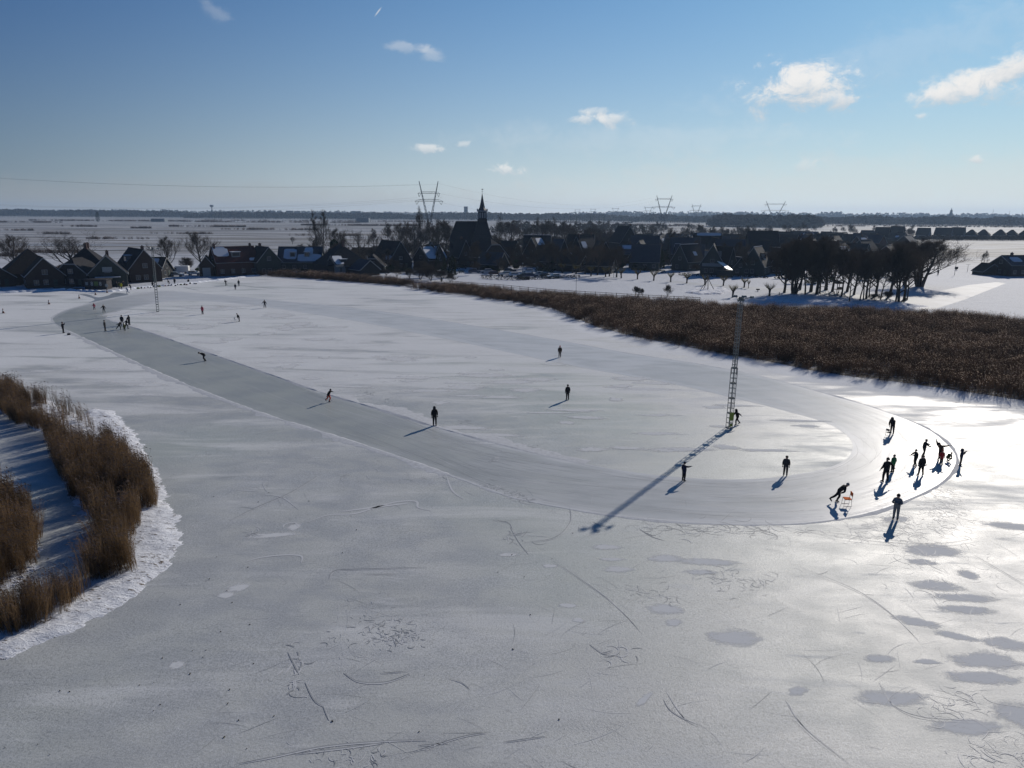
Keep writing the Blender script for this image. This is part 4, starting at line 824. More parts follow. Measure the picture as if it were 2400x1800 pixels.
def snow_patch(parent, W, eave, ridge, side, y0, y1, u0, u1, seed):
    """snow lying on a roof slope, side -1 / +1, from fraction u0 (eave) to u1 (ridge)"""
    n = 26; slope = Vector((-side * W / 2, 0, ridge - eave)); nl = slope.length; nr = Vector((side * (ridge - eave), 0, W / 2)).normalized(); mb = MB(); top = []; bot = []
    for k in range(n):
        th = 2 * math.pi * k / n; q = 1 + .35 * mnoise.noise(Vector((math.cos(th) * 1.5, math.sin(th) * 1.5, seed))); a = .5 + .5 * max(-1, min(1, math.cos(th) * 1.25 * q)); b = .5 + .5 * max(-1, min(1, math.sin(th) * 1.25 * q))
        p = Vector((side * W / 2, y0 + (y1 - y0) * a, eave)) + slope * (u0 + (u1 - u0) * b); top.append(p + nr * .20); bot.append(p + nr * .12)
    mb.add(top + bot, [tuple(range(n)) if side < 0 else tuple(range(n - 1, -1, -1))] + [(k, (k + 1) % n, n + (k + 1) % n, n + k) for k in range(n)]); return mb.build('snow_patch', M_SNOWR, parent)
def house(px, row, D, W, L, g, label, ridge=None, eave=None, kind='gable', wall=0, tile=0, chim=(.7,), snow=(), dormer=0, door='x', wins=True, group=None, name='house', trim=True, over=.35, base_row=None, cat='house', lean=0, ridge_snow=False):
    ap = atd(px, row, D); Z = ridge or ap.z; E = eave if eave else Z * .42
    o = empty(name, (ap.x, D, 0), R(g), label, cat, group); h2 = W / 2; T = .16
    if kind == 'pyramid':
        wl = MB(); wl.box((0, L / 2, E / 2), (W, L, E)); wl.build('wall', M_BRICK[wall], o)
        rf = MB(); a = h2 + over; b0, b1 = -over, L + over; r0, r1 = L * .42, L * .58
        rf.add([(-a, b0, E), (a, b0, E), (a, b1, E), (-a, b1, E), (0, r0, Z), (0, r1, Z), (-a, b0, E - .12), (a, b0, E - .12), (a, b1, E - .12), (-a, b1, E - .12)], [(0, 1, 4), (1, 2, 5, 4), (2, 3, 5), (3, 0, 4, 5), (0, 6, 7, 1), (1, 7, 8, 2), (2, 8, 9, 3), (3, 9, 6, 0), (9, 8, 7, 6)]); roof = rf.build('roof', M_TILE[tile], o)
    else:
        cl = kind == 'clip'; kz = Z - (Z - E) * .33 if cl else Z; kx = h2 * .33 if cl else 0
        prof = [(-h2, 0), (h2, 0), (h2, E), (kx, kz), (-kx, kz), (-h2, E)] if cl else [(-h2, 0), (h2, 0), (h2, E), (0, Z), (-h2, E)]
        wl = MB(); wl.prism(prof, 0, L); wl.build('wall', M_BRICK[wall], o)
        rf = MB(); sl = (Z - E) / h2; ex = h2 + over; ez = E - over * sl; cy_ = h2 * .5 if cl else 0
        for s_ in (-1, 1):
            y0, y1 = -over, L + over
            if cl:
                top = [(0, y0 + cy_, Z), (0, y1 - cy_, Z), (s_ * kx, y1, kz), (s_ * ex, y1, ez), (s_ * ex, y0, ez), (s_ * kx, y0, kz)]
            else: top = [(0, y0, Z), (0, y1, Z), (s_ * ex, y1, ez), (s_ * ex, y0, ez)]
            m_ = len(top); vv = [(x, y, z + T) for x, y, z in top] + [(x, y, z + .012) for x, y, z in top]
            f0 = tuple(range(m_)); ff = [f0 if s_ < 0 else f0[::-1], tuple(i + m_ for i in (f0[::-1] if s_ < 0 else f0))] + [(i, (i + 1) % m_, (i + 1) % m_ + m_, i + m_) for i in range(m_)]
            rf.add(vv, ff)
        if cl:
            for y, ys in ((-over, 1), (L + over, -1)):
                vv = [(-kx, y, kz + T), (kx, y, kz + T), (0, y + ys * cy_, Z + T)]; rf.add(vv, [(0, 1, 2) if ys > 0 else (2, 1, 0)])
        roof = rf.build('roof', M_TILE[tile], o)
        rc = MB(); rc.box((0, L / 2, Z + T + .05), (.28, L + 2 * over - 2 * cy_ - .02, .12)); rc.build('ridge_cap', M_SNOWR if ridge_snow else M_TILE[tile], roof)
        if trim:
            for s_ in (-1, 1):
                bb = MB(); y = -over - .045
                zz = [(s_ * (ex + .05), ez), (s_ * kx, kz), (0, Z)] if not cl else [(s_ * (ex + .05), ez), (s_ * kx, kz)]
                a, b = zz[0], (zz[-1] if not cl else zz[1]); dx, dz = b[0] - a[0], b[1] - a[1]
                bb.add([(a[0], y, a[1] - .10), (b[0], y, b[1] - .10), (b[0], y, b[1] + .24), (a[0], y, a[1] + .24), (a[0], y + .04, a[1] - .10), (b[0], y + .04, b[1] - .10), (b[0], y + .04, b[1] + .24), (a[0], y + .04, a[1] + .24)], [(0, 1, 2, 3), (7, 6, 5, 4), (0, 4, 5, 1), (1, 5, 6, 2), (2, 6, 7, 3), (3, 7, 4, 0)]); bb.build('bargeboard', M_WHITE, o)
            if cl: bb = MB(); bb.box((0, -over - .03, kz + .07), (2 * kx + .1, .05, .3)); bb.build('bargeboard', M_WHITE, o)
            for s_ in (-1, 1): gt = MB(); gt.box((s_ * (ex + .07), L / 2, ez + .03), (.13, L + 2 * over, .12)); gt.build('gutter', M_DOORG, roof)
    for c in chim:
        ch = MB(); yy = L * c; top = Z + .9; ch.box((.25, yy, (Z - .9 + top) / 2), (.75, .6, top - Z + .9)); ch.box((.25, yy, top + .06), (.9, .75, .12)); ch.box((.25, yy, top + .24), (.3, .3, .24)); ch.build('chimney', M_BRICKC, roof)
    if wins:
        if kind != 'pyramid':
            zz = E + .25 if Z - E > 2.4 else None
            if zz: win_at(o, 0, 0, zz, min(1.3, W * .18), 1.25, 0, 1)
            if E > 2.2:
                nW = 3 if W > 7 else 2
                for k in range(nW): 
                    x = -h2 + W * (k + 1) / (nW + 1)
                    if door == 'x' and k == nW - 1: dd = MB(); dd.box((x, -.04, 1.06), (.95, .07, 2.1)); dd.build('door', M_DOORD, o); continue
                    win_at(o, x, 0, .85, 1.15, 1.3, 0, 1)
        if E > 2.2:
            nL = max(2, int(L / 3.2)); sd2 = (1, h2) if g < 0 or True else (2, -h2)
            for k in range(nL):
                yy = L * (k + .5) / nL
                win_at(o, h2, yy, .9, 1.1, 1.25, 1, 1); win_at(o, -h2, yy, .9, 1.1, 1.25, 2, 1)
    for s_ in ((1, -1) if dormer else ()):
        for k in range(abs(dormer)):
            yy = L * (k + 1) / (abs(dormer) + 1); z0 = E + (Z - E) * .30; hh = (Z - E) * .36; xo = s_ * (h2 - .30 * h2 + .15); xi = s_ * (h2 * (1 - .66) - .1); w = 2.6 if abs(dormer) == 1 else 1.7
            db = MB(); db.box(((xo + xi) / 2, yy, z0 + hh / 2), (abs(xo - xi), w, hh)); d_ = db.build('dormer', M_BRICK[3], o); dr = MB(); dr.box(((xo + xi) / 2 + s_ * .1, yy, z0 + hh + .09), (abs(xo - xi) + .5, w + .4, .16)); dr.build('dormer_roof', M_SNOWR if snow else M_TILE[0], d_)
            gl = MB(); gl.box((xo + s_ * .02, yy, z0 + hh * .52), (.03, w - .4, hh * .6)); gl.build('pane', M_GLASS, d_)
    for i, (s_, a0, a1, u0, u1) in enumerate(snow): snow_patch(roof if False else o, W, E, Z + .02, s_, L * a0, L * a1, u0, u1, px + i)
    return o
A = ((1, .1, .9, .2, .9),)
H_ = [
 (-12, 622, 190, 8, 10, 40, 'house half cut off by the left edge of the picture', dict(wall=1, eave=2.6)),
 (100, 605.5, 189, 8.6, 9, 38, 'brown wing of the first farmhouse with white bargeboards', dict(wall=1, eave=3.3, tile=3, chim=())),
 (70, 585, 199, 14, 14, 38, 'pyramid roofed farmhouse rising behind its brown gabled wing', dict(kind='pyramid', wall=1, eave=2.9, tile=3, name='farmhouse', chim=(), wins=False)),
 (161, 608, 192, 8.5, 9, 5, 'clipped gable front of the second farmhouse behind the camper van', dict(kind='clip', wall=4, eave=3.3, tile=0, chim=())),
 (188, 581, 200, 14, 14, 20, 'second pyramid roofed farmhouse with two chimneys under the spreading tree', dict(kind='pyramid', wall=4, eave=3.0, tile=0, name='farmhouse', chim=(.4, .62), wins=False)),
 (247, 600, 192, 9, 9, 28, 'dark green house with a pale blind in its gable', dict(wall=2, eave=3.6, tile=0, chim=(.85,))),
 (335.6, 586, 206, 8.6, 15, 42, 'tall brown brick house with a long roof and white edged gable', dict(wall=1, eave=3.9, tile=0, chim=(.12,), dormer=1, snow=((1, .02, .6, .1, 1),))),
 (388, 604, 222, 7, 8, 88, 'low dark shed house among trees behind the parked cars', dict(wall=4, eave=2.6, chim=(), snow=((-1, .2, .6, .5, .9),))),
 (481, 601, 226, 4.2, 6, 18, 'small gabled garage with a grey door', dict(wall=1, eave=3.4, chim=(), wins=False, name='garage', cat='garage')),
 (495.6, 580, 229, 8, 13, -52, 'red roofed brick house with snow at one end of its roof', dict(wall=0, tile=1, eave=4.5, chim=(.05, .92), dormer=1, snow=((1, .0, .35, .35, 1.0), (1, .8, 1., .02, .2)))),
 (628.5, 580, 233, 7.8, 9.5, 42, 'black roofed house right of the red roofed one', dict(wall=2, eave=4.4, chim=(.75,))),
 (655, 579, 252, 8, 14.5, -84, 'long low house with two dormers and snow on its blue roof', dict(wall=2, tile=2, eave=3.3, chim=(), dormer=2, snow=((1, .12, .42, .15, .85), (1, .45, 1.0, .0, .5), (1, .6, .8, .4, .95)))),
 (815, 573.5, 238, 15, 13, 35, 'huge dark pyramid roofed barn behind the white gabled cottage', dict(kind='pyramid', wall=4, tile=0, eave=3.0, chim=(.35,), name='barn', wins=False, cat='barn')),
 (776, 601, 236, 5, 7, -38, 'small white gabled cottage with snow on its dormer', dict(wall=3, tile=2, eave=3.0, chim=(), dormer=1, snow=((1, .0, .5, .1, 1), (1, .5, 1, .5, 1)))),
 (866.5, 611, 233, 6.8, 8, 38, 'low barn with a blue black roof next to the white cottage', dict(wall=4, tile=2, eave=2.0, chim=(), name='barn', wins=False, cat='barn')),
 (872, 599, 243, 7.5, 8, 5, 'small clipped gable peeping over the blue roofed barn', dict(kind='clip', wall=4, eave=2.4, chim=())),
 (938, 566.5, 260, 9, 14, 38, 'tall dark house with steep gable and a slab of snow on its annex', dict(wall=4, eave=3.2, chim=(), snow=((-1, .0, .35, .02, .25),))),
 (986, 577.5, 264, 8, 10, -38, 'house with a broad snow covered roof slope right of the steep dark gable', dict(wall=4, eave=3.4, chim=(), snow=((1, .0, 1.0, .0, .95),))),
 (1012, 569, 268, 5.2, 9, 12, 'left one of the twin narrow gables before the church', dict(wall=4, eave=3.9, chim=())),
 (1030, 574, 266, 4.4, 8, 12, 'right and lower one of the twin narrow gables', dict(wall=4, eave=3.7, chim=())),
 (1091.5, 563, 272, 5.2, 12, 22, 'steep narrow gable in front of the church nave', dict(wall=1, eave=4.2, chim=(.5,))),
 (1160, 561, 270, 12, 12, 38, 'large clipped gable house below the church tower', dict(kind='clip', wall=1, eave=4.2, chim=())),
 (1180, 593, 258, 7, 9, 62, 'blue roofed annex in front of the large clipped gable house', dict(wall=4, tile=2, eave=2.4, chim=(), wins=False)),
 (1212, 566, 285, 8, 9, 60, 'dark roof just right of the church', dict(wall=4, eave=3.6, chim=(.3,), name='terrace_house')),
 (1246, 557, 298, 8, 10, -35, 'dark gable with snow on its far slope right of the church', dict(wall=4, eave=3.8, chim=(), snow=((1, .2, .7, .5, .95),), name='terrace_house')),
 (1290, 552, 305, 9, 11, 84, 'longer dark roof with a thin snow line right of the church', dict(wall=4, eave=4.2, chim=(.3,), ridge_snow=True, name='terrace_house')),
 (1322, 562, 280, 6, 8, 25, 'small dark gable below the thin snow line roof', dict(wall=4, eave=3.4, chim=(), tile=2, name='terrace_house')),
 (1352, 555, 300, 8, 10, -45, 'dark house with a white triangle of snow on its roof', dict(wall=4, eave=4.0, chim=(.1,), snow=((1, .1, .4, .3, .7),), name='terrace_house')),
 (1392, 551, 310, 8, 11, 80, 'dark roof with a chimney at the right end of the church row', dict(wall=4, eave=4.2, chim=(.1,), snow=((-1, .1, .3, .3, .6),), name='terrace_house')),
 (1419, 567, 285, 6, 9, 15, 'narrow dark gable half hidden by the trees on the green', dict(wall=4, eave=4, chim=())),
 (1476.7, 530.5, 345, 9, 14, 15, 'tallest house with a high gable and chimney against the fields', dict(wall=4, eave=7, chim=(.02,), wins=True)),
 (1370, 600, 255, 8, 9, 60, 'low roof behind the row of dark trees, left', dict(wall=4, eave=2.6, chim=())), (1440, 606, 250, 8, 9, 70, 'low roof behind the row of dark trees, right', dict(wall=4, eave=2.6, chim=())),
 (1335, 592, 262, 8, 10, 50, 'dark garden house behind the parking place', dict(wall=4, eave=3, chim=())),
 (1497.7, 565, 272, 7, 9, -20, 'left gable of the double house facing the green', dict(wall=2, eave=4.4, chim=())),
 (1547, 574.6, 264, 4.4, 10, 75, 'right steep gable of the double house with blue roof', dict(wall=2, tile=2, eave=3.6, chim=())),
 (1520, 574, 300, 8, 12, 84, 'house with snowy panels on its blue roof behind the double house', dict(wall=4, tile=2, eave=4, chim=(), snow=((-1, .1, .45, .5, .9), (-1, .5, .9, .5, .9)))),
 (1595.5, 574, 262, 7, 10, -50, 'house with a white ridge and small dark gable', dict(wall=2, eave=3.6, chim=(), ridge_snow=True, snow=((1, .5, .7, .3, .55),))),
 (1672, 574, 244, 7.6, 8, -18, 'green boarded house with white edged gable and balcony on the green', dict(wall=2, tile=0, eave=3.8, chim=(), dormer=1)),
 (1718, 580, 243, 4.2, 8, 30, 'steep right cross gable of the green boarded house', dict(wall=2, eave=3.4, chim=())),
 (1737, 604, 243, 6, 6, 10, 'low shed with a snow edged flat roof between two gabled houses', dict(wall=2, eave=2.4, chim=(), ridge_snow=True)),
 (1767.5, 580, 242, 7.4, 9, -34, 'gabled house with snow on its ridge and a small dormer', dict(wall=2, eave=3.4, chim=(), ridge_snow=True, dormer=1)),
 (1816, 566, 262, 12, 12, 8, 'large pale edged gable at the edge of the tree cluster', dict(kind='clip', wall=2, eave=4.2, chim=())),
 (1831, 583, 250, 7.5, 9, 10, 'smaller gable in front of the large pale edged one', dict(wall=4, eave=3.4, chim=())),
 (1823, 542, 328, 12, 13, 84, 'big dark barn roof on the skyline of the village', dict(wall=4, eave=5, chim=(), name='barn', wins=False, cat='barn')),
 (1684, 559, 300, 5, 8, 5, 'tiny white edged gable behind the green boarded house', dict(wall=2, eave=5, chim=())),
 (1690, 547, 330, 8, 12, 84, 'roof with a white snow line at the back of the village', dict(wall=4, eave=4, chim=(), ridge_snow=True, snow=((-1, .0, .9, .85, 1),))),
 (1545, 553, 320, 8, 12, 80, 'dark blue roof left of the dense dark tree', dict(wall=4, tile=2, eave=4, chim=())), (1640, 558, 310, 8, 12, 84, 'blue roof right of the dense dark tree', dict(wall=4, tile=2, eave=4, chim=(), snow=((-1, .6, .9, .3, .6),))),
 (1650, 574, 285, 8, 11, 84, 'lower blue roof behind the white ridged house', dict(wall=4, tile=2, eave=3, chim=())),
 (1745, 562, 290, 8, 11, 84, 'blue roof with dark ridge behind the round snow cap', dict(wall=4, tile=2, eave=4, chim=())),
]
for (px, row, D, W, L, g, lab, kw) in H_: house(px, row, D, W, L, g, lab, **kw)
# pale blind and garage door, balcony
def local_box(o, name, c, d, m): mb = MB(); mb.box(c, d); return mb.build(name, m, o)
hs = {o['label']: o for o in bpy.data.objects if o.get('category') in ('house', 'garage', 'barn') }
o = hs['dark green house with a pale blind in its gable']; local_box(o, 'window_blind', (0, -.12, 4.7), (2.3, .05, 1.3), M_DOORG); local_box(o, 'awning', (0, -1.0, 2.75), (6.0, 1.9, .12), M_SNOWR)
o = hs['small gabled garage with a grey door']; local_box(o, 'garage_door', (0, -.05, 1.35), (2.3, .08, 2.7), M_DOORG)
o = hs['green boarded house with white edged gable and balcony on the green']; local_box(o, 'balcony', (0, -.8, 3.0), (6.4, 1.5, .15), M_BRICK[3]); local_box(o, 'railing', (0, -1.52, 3.55), (6.4, .06, .9), M_BRICK[3])
# tilted glass roof beside it, its sun glare put into colour and slope
gr = empty('sunroom', atd(1700, 625, 236).xy.to_3d(), R(-20), 'low sunroom whose tilted roof has a painted white sun glare', 'sunroom')
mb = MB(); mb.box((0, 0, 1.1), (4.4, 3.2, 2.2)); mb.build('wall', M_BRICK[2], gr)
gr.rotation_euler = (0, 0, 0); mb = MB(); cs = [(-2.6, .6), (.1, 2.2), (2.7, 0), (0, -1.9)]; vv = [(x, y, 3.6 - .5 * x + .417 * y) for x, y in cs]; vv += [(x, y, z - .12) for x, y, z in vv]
mb.add(vv, [(3, 2, 1, 0), (4, 5, 6, 7), (0, 1, 5, 4), (1, 2, 6, 5), (2, 3, 7, 6), (3, 0, 4, 7)]); mb.build('glass_roof', mat('painted_glare_panel', (.72, .72, .66), .5, .4), gr)  # near-white base colour stands in for the glare on the glass

# back rows of the village: individual roofs with glints of snow
r5 = random.Random(12)
back = []
for k in range(46):
    px = r5.uniform(1840, 2130); D = r5.uniform(300, 560); back.append((px, D))
for k in range(16): back.append((r5.uniform(1420, 1800), r5.uniform(330, 480)))
back.sort()
for i, (px, D) in enumerate(back):
    zr = r5.uniform(7, 9); rowr = None; ap = atd(px, 520, D); o = house(px, 520, D, r5.uniform(6, 9), r5.uniform(8, 13), r5.choice((-50, -40, 30, 45, 80, 84)), 'dark roofed house among the far back rows of the village', ridge=zr, eave=r5.uniform(3, 4.5), wall=r5.choice((0, 1, 4, 2)), tile=r5.choice((0, 2, 0)), chim=(.5,) if r5.random() < .5 else (), snow=((r5.choice((-1, 1)), r5.uniform(0, .3), r5.uniform(.5, 1), .1, r5.uniform(.4, .9)),) if r5.random() < .55 else (), group='far back rows of the village', wins=D < 360)
# the detached row beyond the bright field on the right
FRW = [(2087, 533, 560), (2120, 531, 600), (2181, 534.6, 640), (2233, 534.2, 640), (2263, 533.4, 640), (2294, 538.2, 640), (2322, 537.5, 640), (2362, 537.8, 640), (2389, 538.6, 640), (2420, 539, 640)]
OR = ['first', 'second', 'third', 'fourth', 'fifth', 'sixth', 'seventh', 'eighth', 'ninth', 'tenth']
for i, (px, row, D) in enumerate(FRW): house(px, row, D, 9.5, 10 if i != 3 else 13, 48, '%s house from the left in the row beyond the bright snowy field' % OR[i], eave=4.0, wall=3 if i > 1 else 1, tile=0, chim=(), group='row of houses beyond the bright field', kind='gable' if i < 5 else 'pyramid', wins=True)
house(2349, 599.5, 249, 9, 16, -80, 'dark farmhouse with a chimney at the right edge of the picture', wall=4, tile=2, eave=3.9, chim=(.22,), snow=((1, .1, .35, .3, .8),), name='farmhouse')
house(2329, 619, 250, 7, 5, 10, 'low dark hut with a pointed roof left of the right edge farmhouse', wall=4, tile=3, eave=1.4, chim=(), wins=False, name='hut', cat='hut')

# ------------------------------------------------------------------ church
M_CHB = mat('church_brick', (.032, .03, .032), .9, .15, var=.2, vscale=2); M_SLATE = mat('spire_slate', (.025, .03, .034), .6, .4, var=.2, vscale=3); M_GREYW = mat('belfry_paint', (.28, .29, .30), .6, .3); M_IRON = mat('dark_iron', (.04, .04, .045), .5, .4, metal=.5)
cD = 308; cx = atd(1131.5, 500, cD).x
ch = empty('church', (cx, cD, 0), R(6), 'brick village church with a slim slate spire above the roofs', 'church')
mb = MB(); mb.box((-6.5, 7, 4.2), (15, 12, 8.4)); mb.build('wall', M_CHB, ch)
mb = MB(); hw = 6.4
mb.add([(-14.3, 7 - hw, 8.2), (1.3, 7 - hw, 8.2), (1.3, 7 + hw, 8.2), (-14.3, 7 + hw, 8.2), (-11.2, 7, 16.6), (1.3, 7, 16.6)], [(0, 1, 5, 4), (2, 3, 4, 5), (3, 0, 4), (1, 2, 5), (3, 2, 1, 0)]); mb.build('roof', M_TILE[0], ch)
mb = MB(); mb.add([(-5.0, -1.5, 0), (4.2, -1.5, 0), (4.2, 9, 0), (-5, 9, 0), (-5.0, -1.5, 8.2), (4.2, -1.5, 8.2), (4.2, 9, 8.2), (-5, 9, 8.2), (-1.8, 1.5, 16.4), (2.0, 1.5, 16.4), (2.0, 6, 16.4), (-1.8, 6, 16.4)], [(0, 1, 5, 4), (1, 2, 6, 5), (2, 3, 7, 6), (3, 0, 4, 7), (4, 5, 9, 8), (5, 6, 10, 9), (6, 7, 11, 10), (7, 4, 8, 11), (8, 9, 10, 11)]); mb.build('porch', M_CHB, ch)
tw = MB(); tw.box((0, 3.6, 8.8), (3.9, 3.9, 17.6)); tw.build('tower', M_CHB, ch)
bf = MB(); bf.box((0, 3.6, 19.1), (3.3, 3.3, 3.0)); b_ = bf.build('belfry', M_SLATE, ch)
for f in range(4):
    for k in range(3):
        lv = MB(); u = (k - 1) * 1.05; a = f * math.pi / 2; x, y = u, -1.68; lv.box((x * math.cos(a) - y * math.sin(a), 3.6 + x * math.sin(a) + y * math.cos(a), 19.1), (.62 if f % 2 == 0 else .1, .1 if f % 2 == 0 else .62, 2.2)); lv.build('louvre', M_GREYW, b_)
for sx in (-1, 1):
    for sy in (-1, 1): po = MB(); po.box((sx * 1.72, 3.6 + sy * 1.72, 19.1), (.26, .26, 3.0)); po.build('corner_post', M_GREYW, b_)
ga = MB(); ga.box((0, 3.6, 20.75), (4.5, 4.5, .28)); ga.box((0, 3.6, 21.0), (4.1, 4.1, .22)); g_o = ga.build('gallery', M_GREYW, ch)
for sx in (-1, 1):
    for sy in (-1, 1): po = MB(); po.tube([(sx * 2.05, 3.6 + sy * 2.05, 21.0), (sx * 2.05, 3.6 + sy * 2.05, 21.5), (sx * 2.05, 3.6 + sy * 2.05, 21.9)], [.16, .2, .03], 6); po.build('finial', M_GREYW, g_o)
sp = MB(); ring = lambda r_, z, n=8: [(r_ * math.cos(2 * math.pi * (k + .5) / n), 3.6 + r_ * math.sin(2 * math.pi * (k + .5) / n), z) for k in range(n)]
vv = ring(2.0, 21.1) + ring(1.25, 22.2) + ring(.62, 25.0) + ring(.06, 28.2); sp.add(vv, [(i * 8 + k, i * 8 + (k + 1) % 8, i * 8 + 8 + (k + 1) % 8, i * 8 + 8 + k) for i in range(3) for k in range(8)]); sp.build('spire', M_SLATE, ch)
va = MB(); va.tube([(0, 3.6, 28), (0, 3.6, 30.0)], .05, 5); va.box((.1, 3.6, 29.8), (.75, .05, .32)); va.tube([(0, 3.6, 28.7), (0, 3.6, 29.0)], [.18, .18], 6); va.build('weather_vane', M_IRON, ch)
for k in range(4):
    x = -12 + k * 2.6; fr = MB(); fr.prism([(x - .6, 2.5), (x + .6, 2.5), (x + .6, 6), (x, 7), (x - .6, 6)], .90, .97); w_ = fr.build('window', M_GREYW, ch); pn = MB(); pn.prism([(x - .5, 2.6), (x + .5, 2.6), (x + .5, 5.95), (x, 6.85), (x - .5, 5.95)], .87, .895); pn.build('pane', M_GLASS, w_)
# far church, water tower and flats on the horizon
fcx = atd(2228, 507, 2300); fch = empty('distant_church', (fcx.x, 2300, 0), 0, 'tiny church tower on the right horizon', 'church'); k_ = 2300 / 1664
mb = MB(); mb.box((0, 0, 15), (7, 7, 30)); mb.box((0, 0, 34), (5, 5, 8)); mb.tube([(0, 0, 38), (0, 0, 40), (0, 0, 46)], [2.6, 1.2, .1], 8); mb.build('tower', M_CHB, fch); mb = MB(); mb.add([(-36, -8, 0), (-4, -8, 0), (-4, 8, 0), (-36, 8, 0), (-36, -8, 12), (-4, -8, 12), (-4, 8, 12), (-36, 8, 12), (-33, 0, 22), (-4, 0, 22)], [(0, 1, 5, 4), (1, 2, 6, 9, 5), (2, 3, 7, 6), (3, 0, 4, 8, 7), (4, 5, 9, 8), (6, 7, 8, 9)]); mb.build('nave', M_CHB, fch)
M_FLAT = mat('pale_concrete', (.16, .18, .20), .8, .2)
def flat(px, D, w, h, lab, name='apartment_block', n=4):
    p = atd(px, 500, D); o = empty(name, (p.x, D, 0), 0, lab, 'building'); mb = MB(); mb.box((0, 0, h / 2), (w, 14, h)); mb.build('wall', M_FLAT, o)
    for k in range(n): q = MB(); q.box((0, -7.05, h * (k + .6) / n), (w * .9, .1, h / n * .4)); q.build('window_band', M_GLASS, o)
flat(1092, 2550, 13, 42, 'pale tower block on the horizon left of the church spire')
flat(680, 2500, 24, 24, 'low pale block on the horizon left of the twin trees'); flat(995 - 300, 2550, 30, 23, 'second low block on the left horizon'); flat(835, 2550, 34, 24, 'flat building on the horizon above the reddish tree'); flat(850, 1480, 26, 9, 'white roofed shed in front of the horizon trees'); flat(372, 1400, 26, 6, 'long white roofed shed at the foot of the left tree avenue')
wt = atd(497, 495, 2400); o = empty('water_tower', (wt.x, 2400, 0), 0, 'thin mushroom shaped water tower on the left horizon', 'tower'); mb = MB(); mb.tube([(0, 0, 0), (0, 0, 34)], [2, 1.5], 10); mb.build('shaft', M_FLAT, o); mb = MB(); mb.tube([(0, 0, 33), (0, 0, 36), (0, 0, 40), (0, 0, 41)], [2, 6, 6, 3], 12); mb.build('tank', M_FLAT, o)
# ------------------------------------------------------------------ pylons and wires
M_STEEL = mat('galvanised_steel', (.13, .14, .15), .6, .4, metal=.3)
def pylon(px, D, h, sep, label, rz=0.0, t=.22):
    p = atd(px, 500, D); o = empty('pylon', (p.x, D, 0), R(rz), label, 'pylon', 'V shaped pylons of the high voltage lines'); hb = h * .42; s2 = sep / 2
    for s_ in (-1, 1):
        lg = MB()
        for dy in (-1, 1):
            for dx in (-1, 1): lg.tube([(s_ * (sep * .30 + dx * .9), dy * 2.5, 0), (s_ * 1.1 + dx * .5, dy * 1.0, hb * .75), (s_ * sep * .17 + dx * .45, dy * .6, hb)], t * .45, 4)
        for k in range(6):
            f0 = k / 6; f1 = (k + 1) / 6; x0 = sep * .30 * (1 - f0) + 1.1 * f0; x1 = sep * .30 * (1 - f1) + 1.1 * f1
            for dy in (-1, 1): lg.tube([(s_ * (x0 - .9), dy * (2.5 - 1.5 * f0), hb * .75 * f0), (s_ * (x1 + .7), dy * (2.5 - 1.5 * f1), hb * .75 * f1)], t * .3, 3)
        lg.build('leg', M_STEEL, o)
        ar = MB()
        for dy in (-1, 1):
            for dx in (-1, 1): ar.tube([(s_ * (1.0 + dx * .7), dy * 1.0, hb * .7), (s_ * (s2 + dx * .12), dy * .2, h)], t * .45, 4)
        n = 12
        for k in range(n):
            f0, f1 = k / n, (k + 1) / n
            for dy in (-1, 1):
                a = 1 if k % 2 else -1; w0, w1 = .7 - .58 * f0, .7 - .58 * f1; ar.tube([(s_ * (1 + (s2 - 1) * f0 + a * w0), dy * (1 - .8 * f0), hb * .7 + (h - hb * .7) * f0), (s_ * (1 + (s2 - 1) * f1 - a * w1), dy * (1 - .8 * f1), hb * .7 + (h - hb * .7) * f1)], t * .3, 3)
        ar.build('arm', M_STEEL, o)
    for zf, w in ((.90 if sep > 18 else .80, 1.18), (.66, 1.5)):
        z = h * zf * .98; W2 = s2 * w; cr = MB()
        for dz in (0, h * .03): cr.tube([(-W2 * (1 if dz == 0 else .72), 0, z + dz), (W2 * (1 if dz == 0 else .72), 0, z + dz)], t * .5, 4)
        for k in range(10): x0 = -W2 * .72 + W2 * 1.44 * k / 10; x1 = x0 + W2 * 1.44 / 10; cr.tube([(x0, 0, z + (h * .03 if k % 2 else 0)), (x1, 0, z + (0 if k % 2 else h * .03))], t * .3, 3)
        for s_ in (-1, 1): cr.tube([(s_ * W2, 0, z), (s_ * W2 * .72, 0, z + h * .03)], t * .35, 3)
        co = cr.build('crossarm', M_STEEL, o)
        for s_ in (-1, 1): ins = MB(); ins.tube([(s_ * W2 * .95, 0, z), (s_ * W2 * .88, 0, z - 2.6)], t * .45, 4); ins.tube([(s_ * W2 * .72, 0, z), (s_ * W2 * .86, 0, z - 2.6)], t * .45, 4); ins.build('insulator', M_IRON, co)
    return o
PY = [(1006, 600, 45, 15.5, 'nearest and darkest pylon, left of the church spire', .30), (1555, 1000, 45, 21, 'second largest pylon above the middle of the village', .34), (1816, 1100, 40, 29, 'pale wide pylon above the right part of the village', .26), (1631, 1800, 45, 22, 'small pylon midway between the two larger ones on the right', .4), (1519, 2300, 45, 24, 'small pylon just left of the second largest one', .45), (1442, 2900, 45, 26, 'tiny pylon on the horizon left of the pair', .5), (1390, 3500, 45, 26, 'minute pylon next to the poplar spikes', .6), (1353, 4000, 45, 30, 'faintest pylon of the receding line', .6)]
for px, D, h, sep, lab, t_ in PY: pylon(px, D, h, sep, lab, t=t_)
def wire(a, b, sag, rad, label):
    mb = MB(); mb.tube([a.lerp(b, k / 24) - Vector((0, 0, sag * 4 * (k / 24) * (1 - k / 24))) for k in range(25)], rad, 3); tag(mb.build('power_line', M_IRON), label, 'power line', 'wires between the pylons')
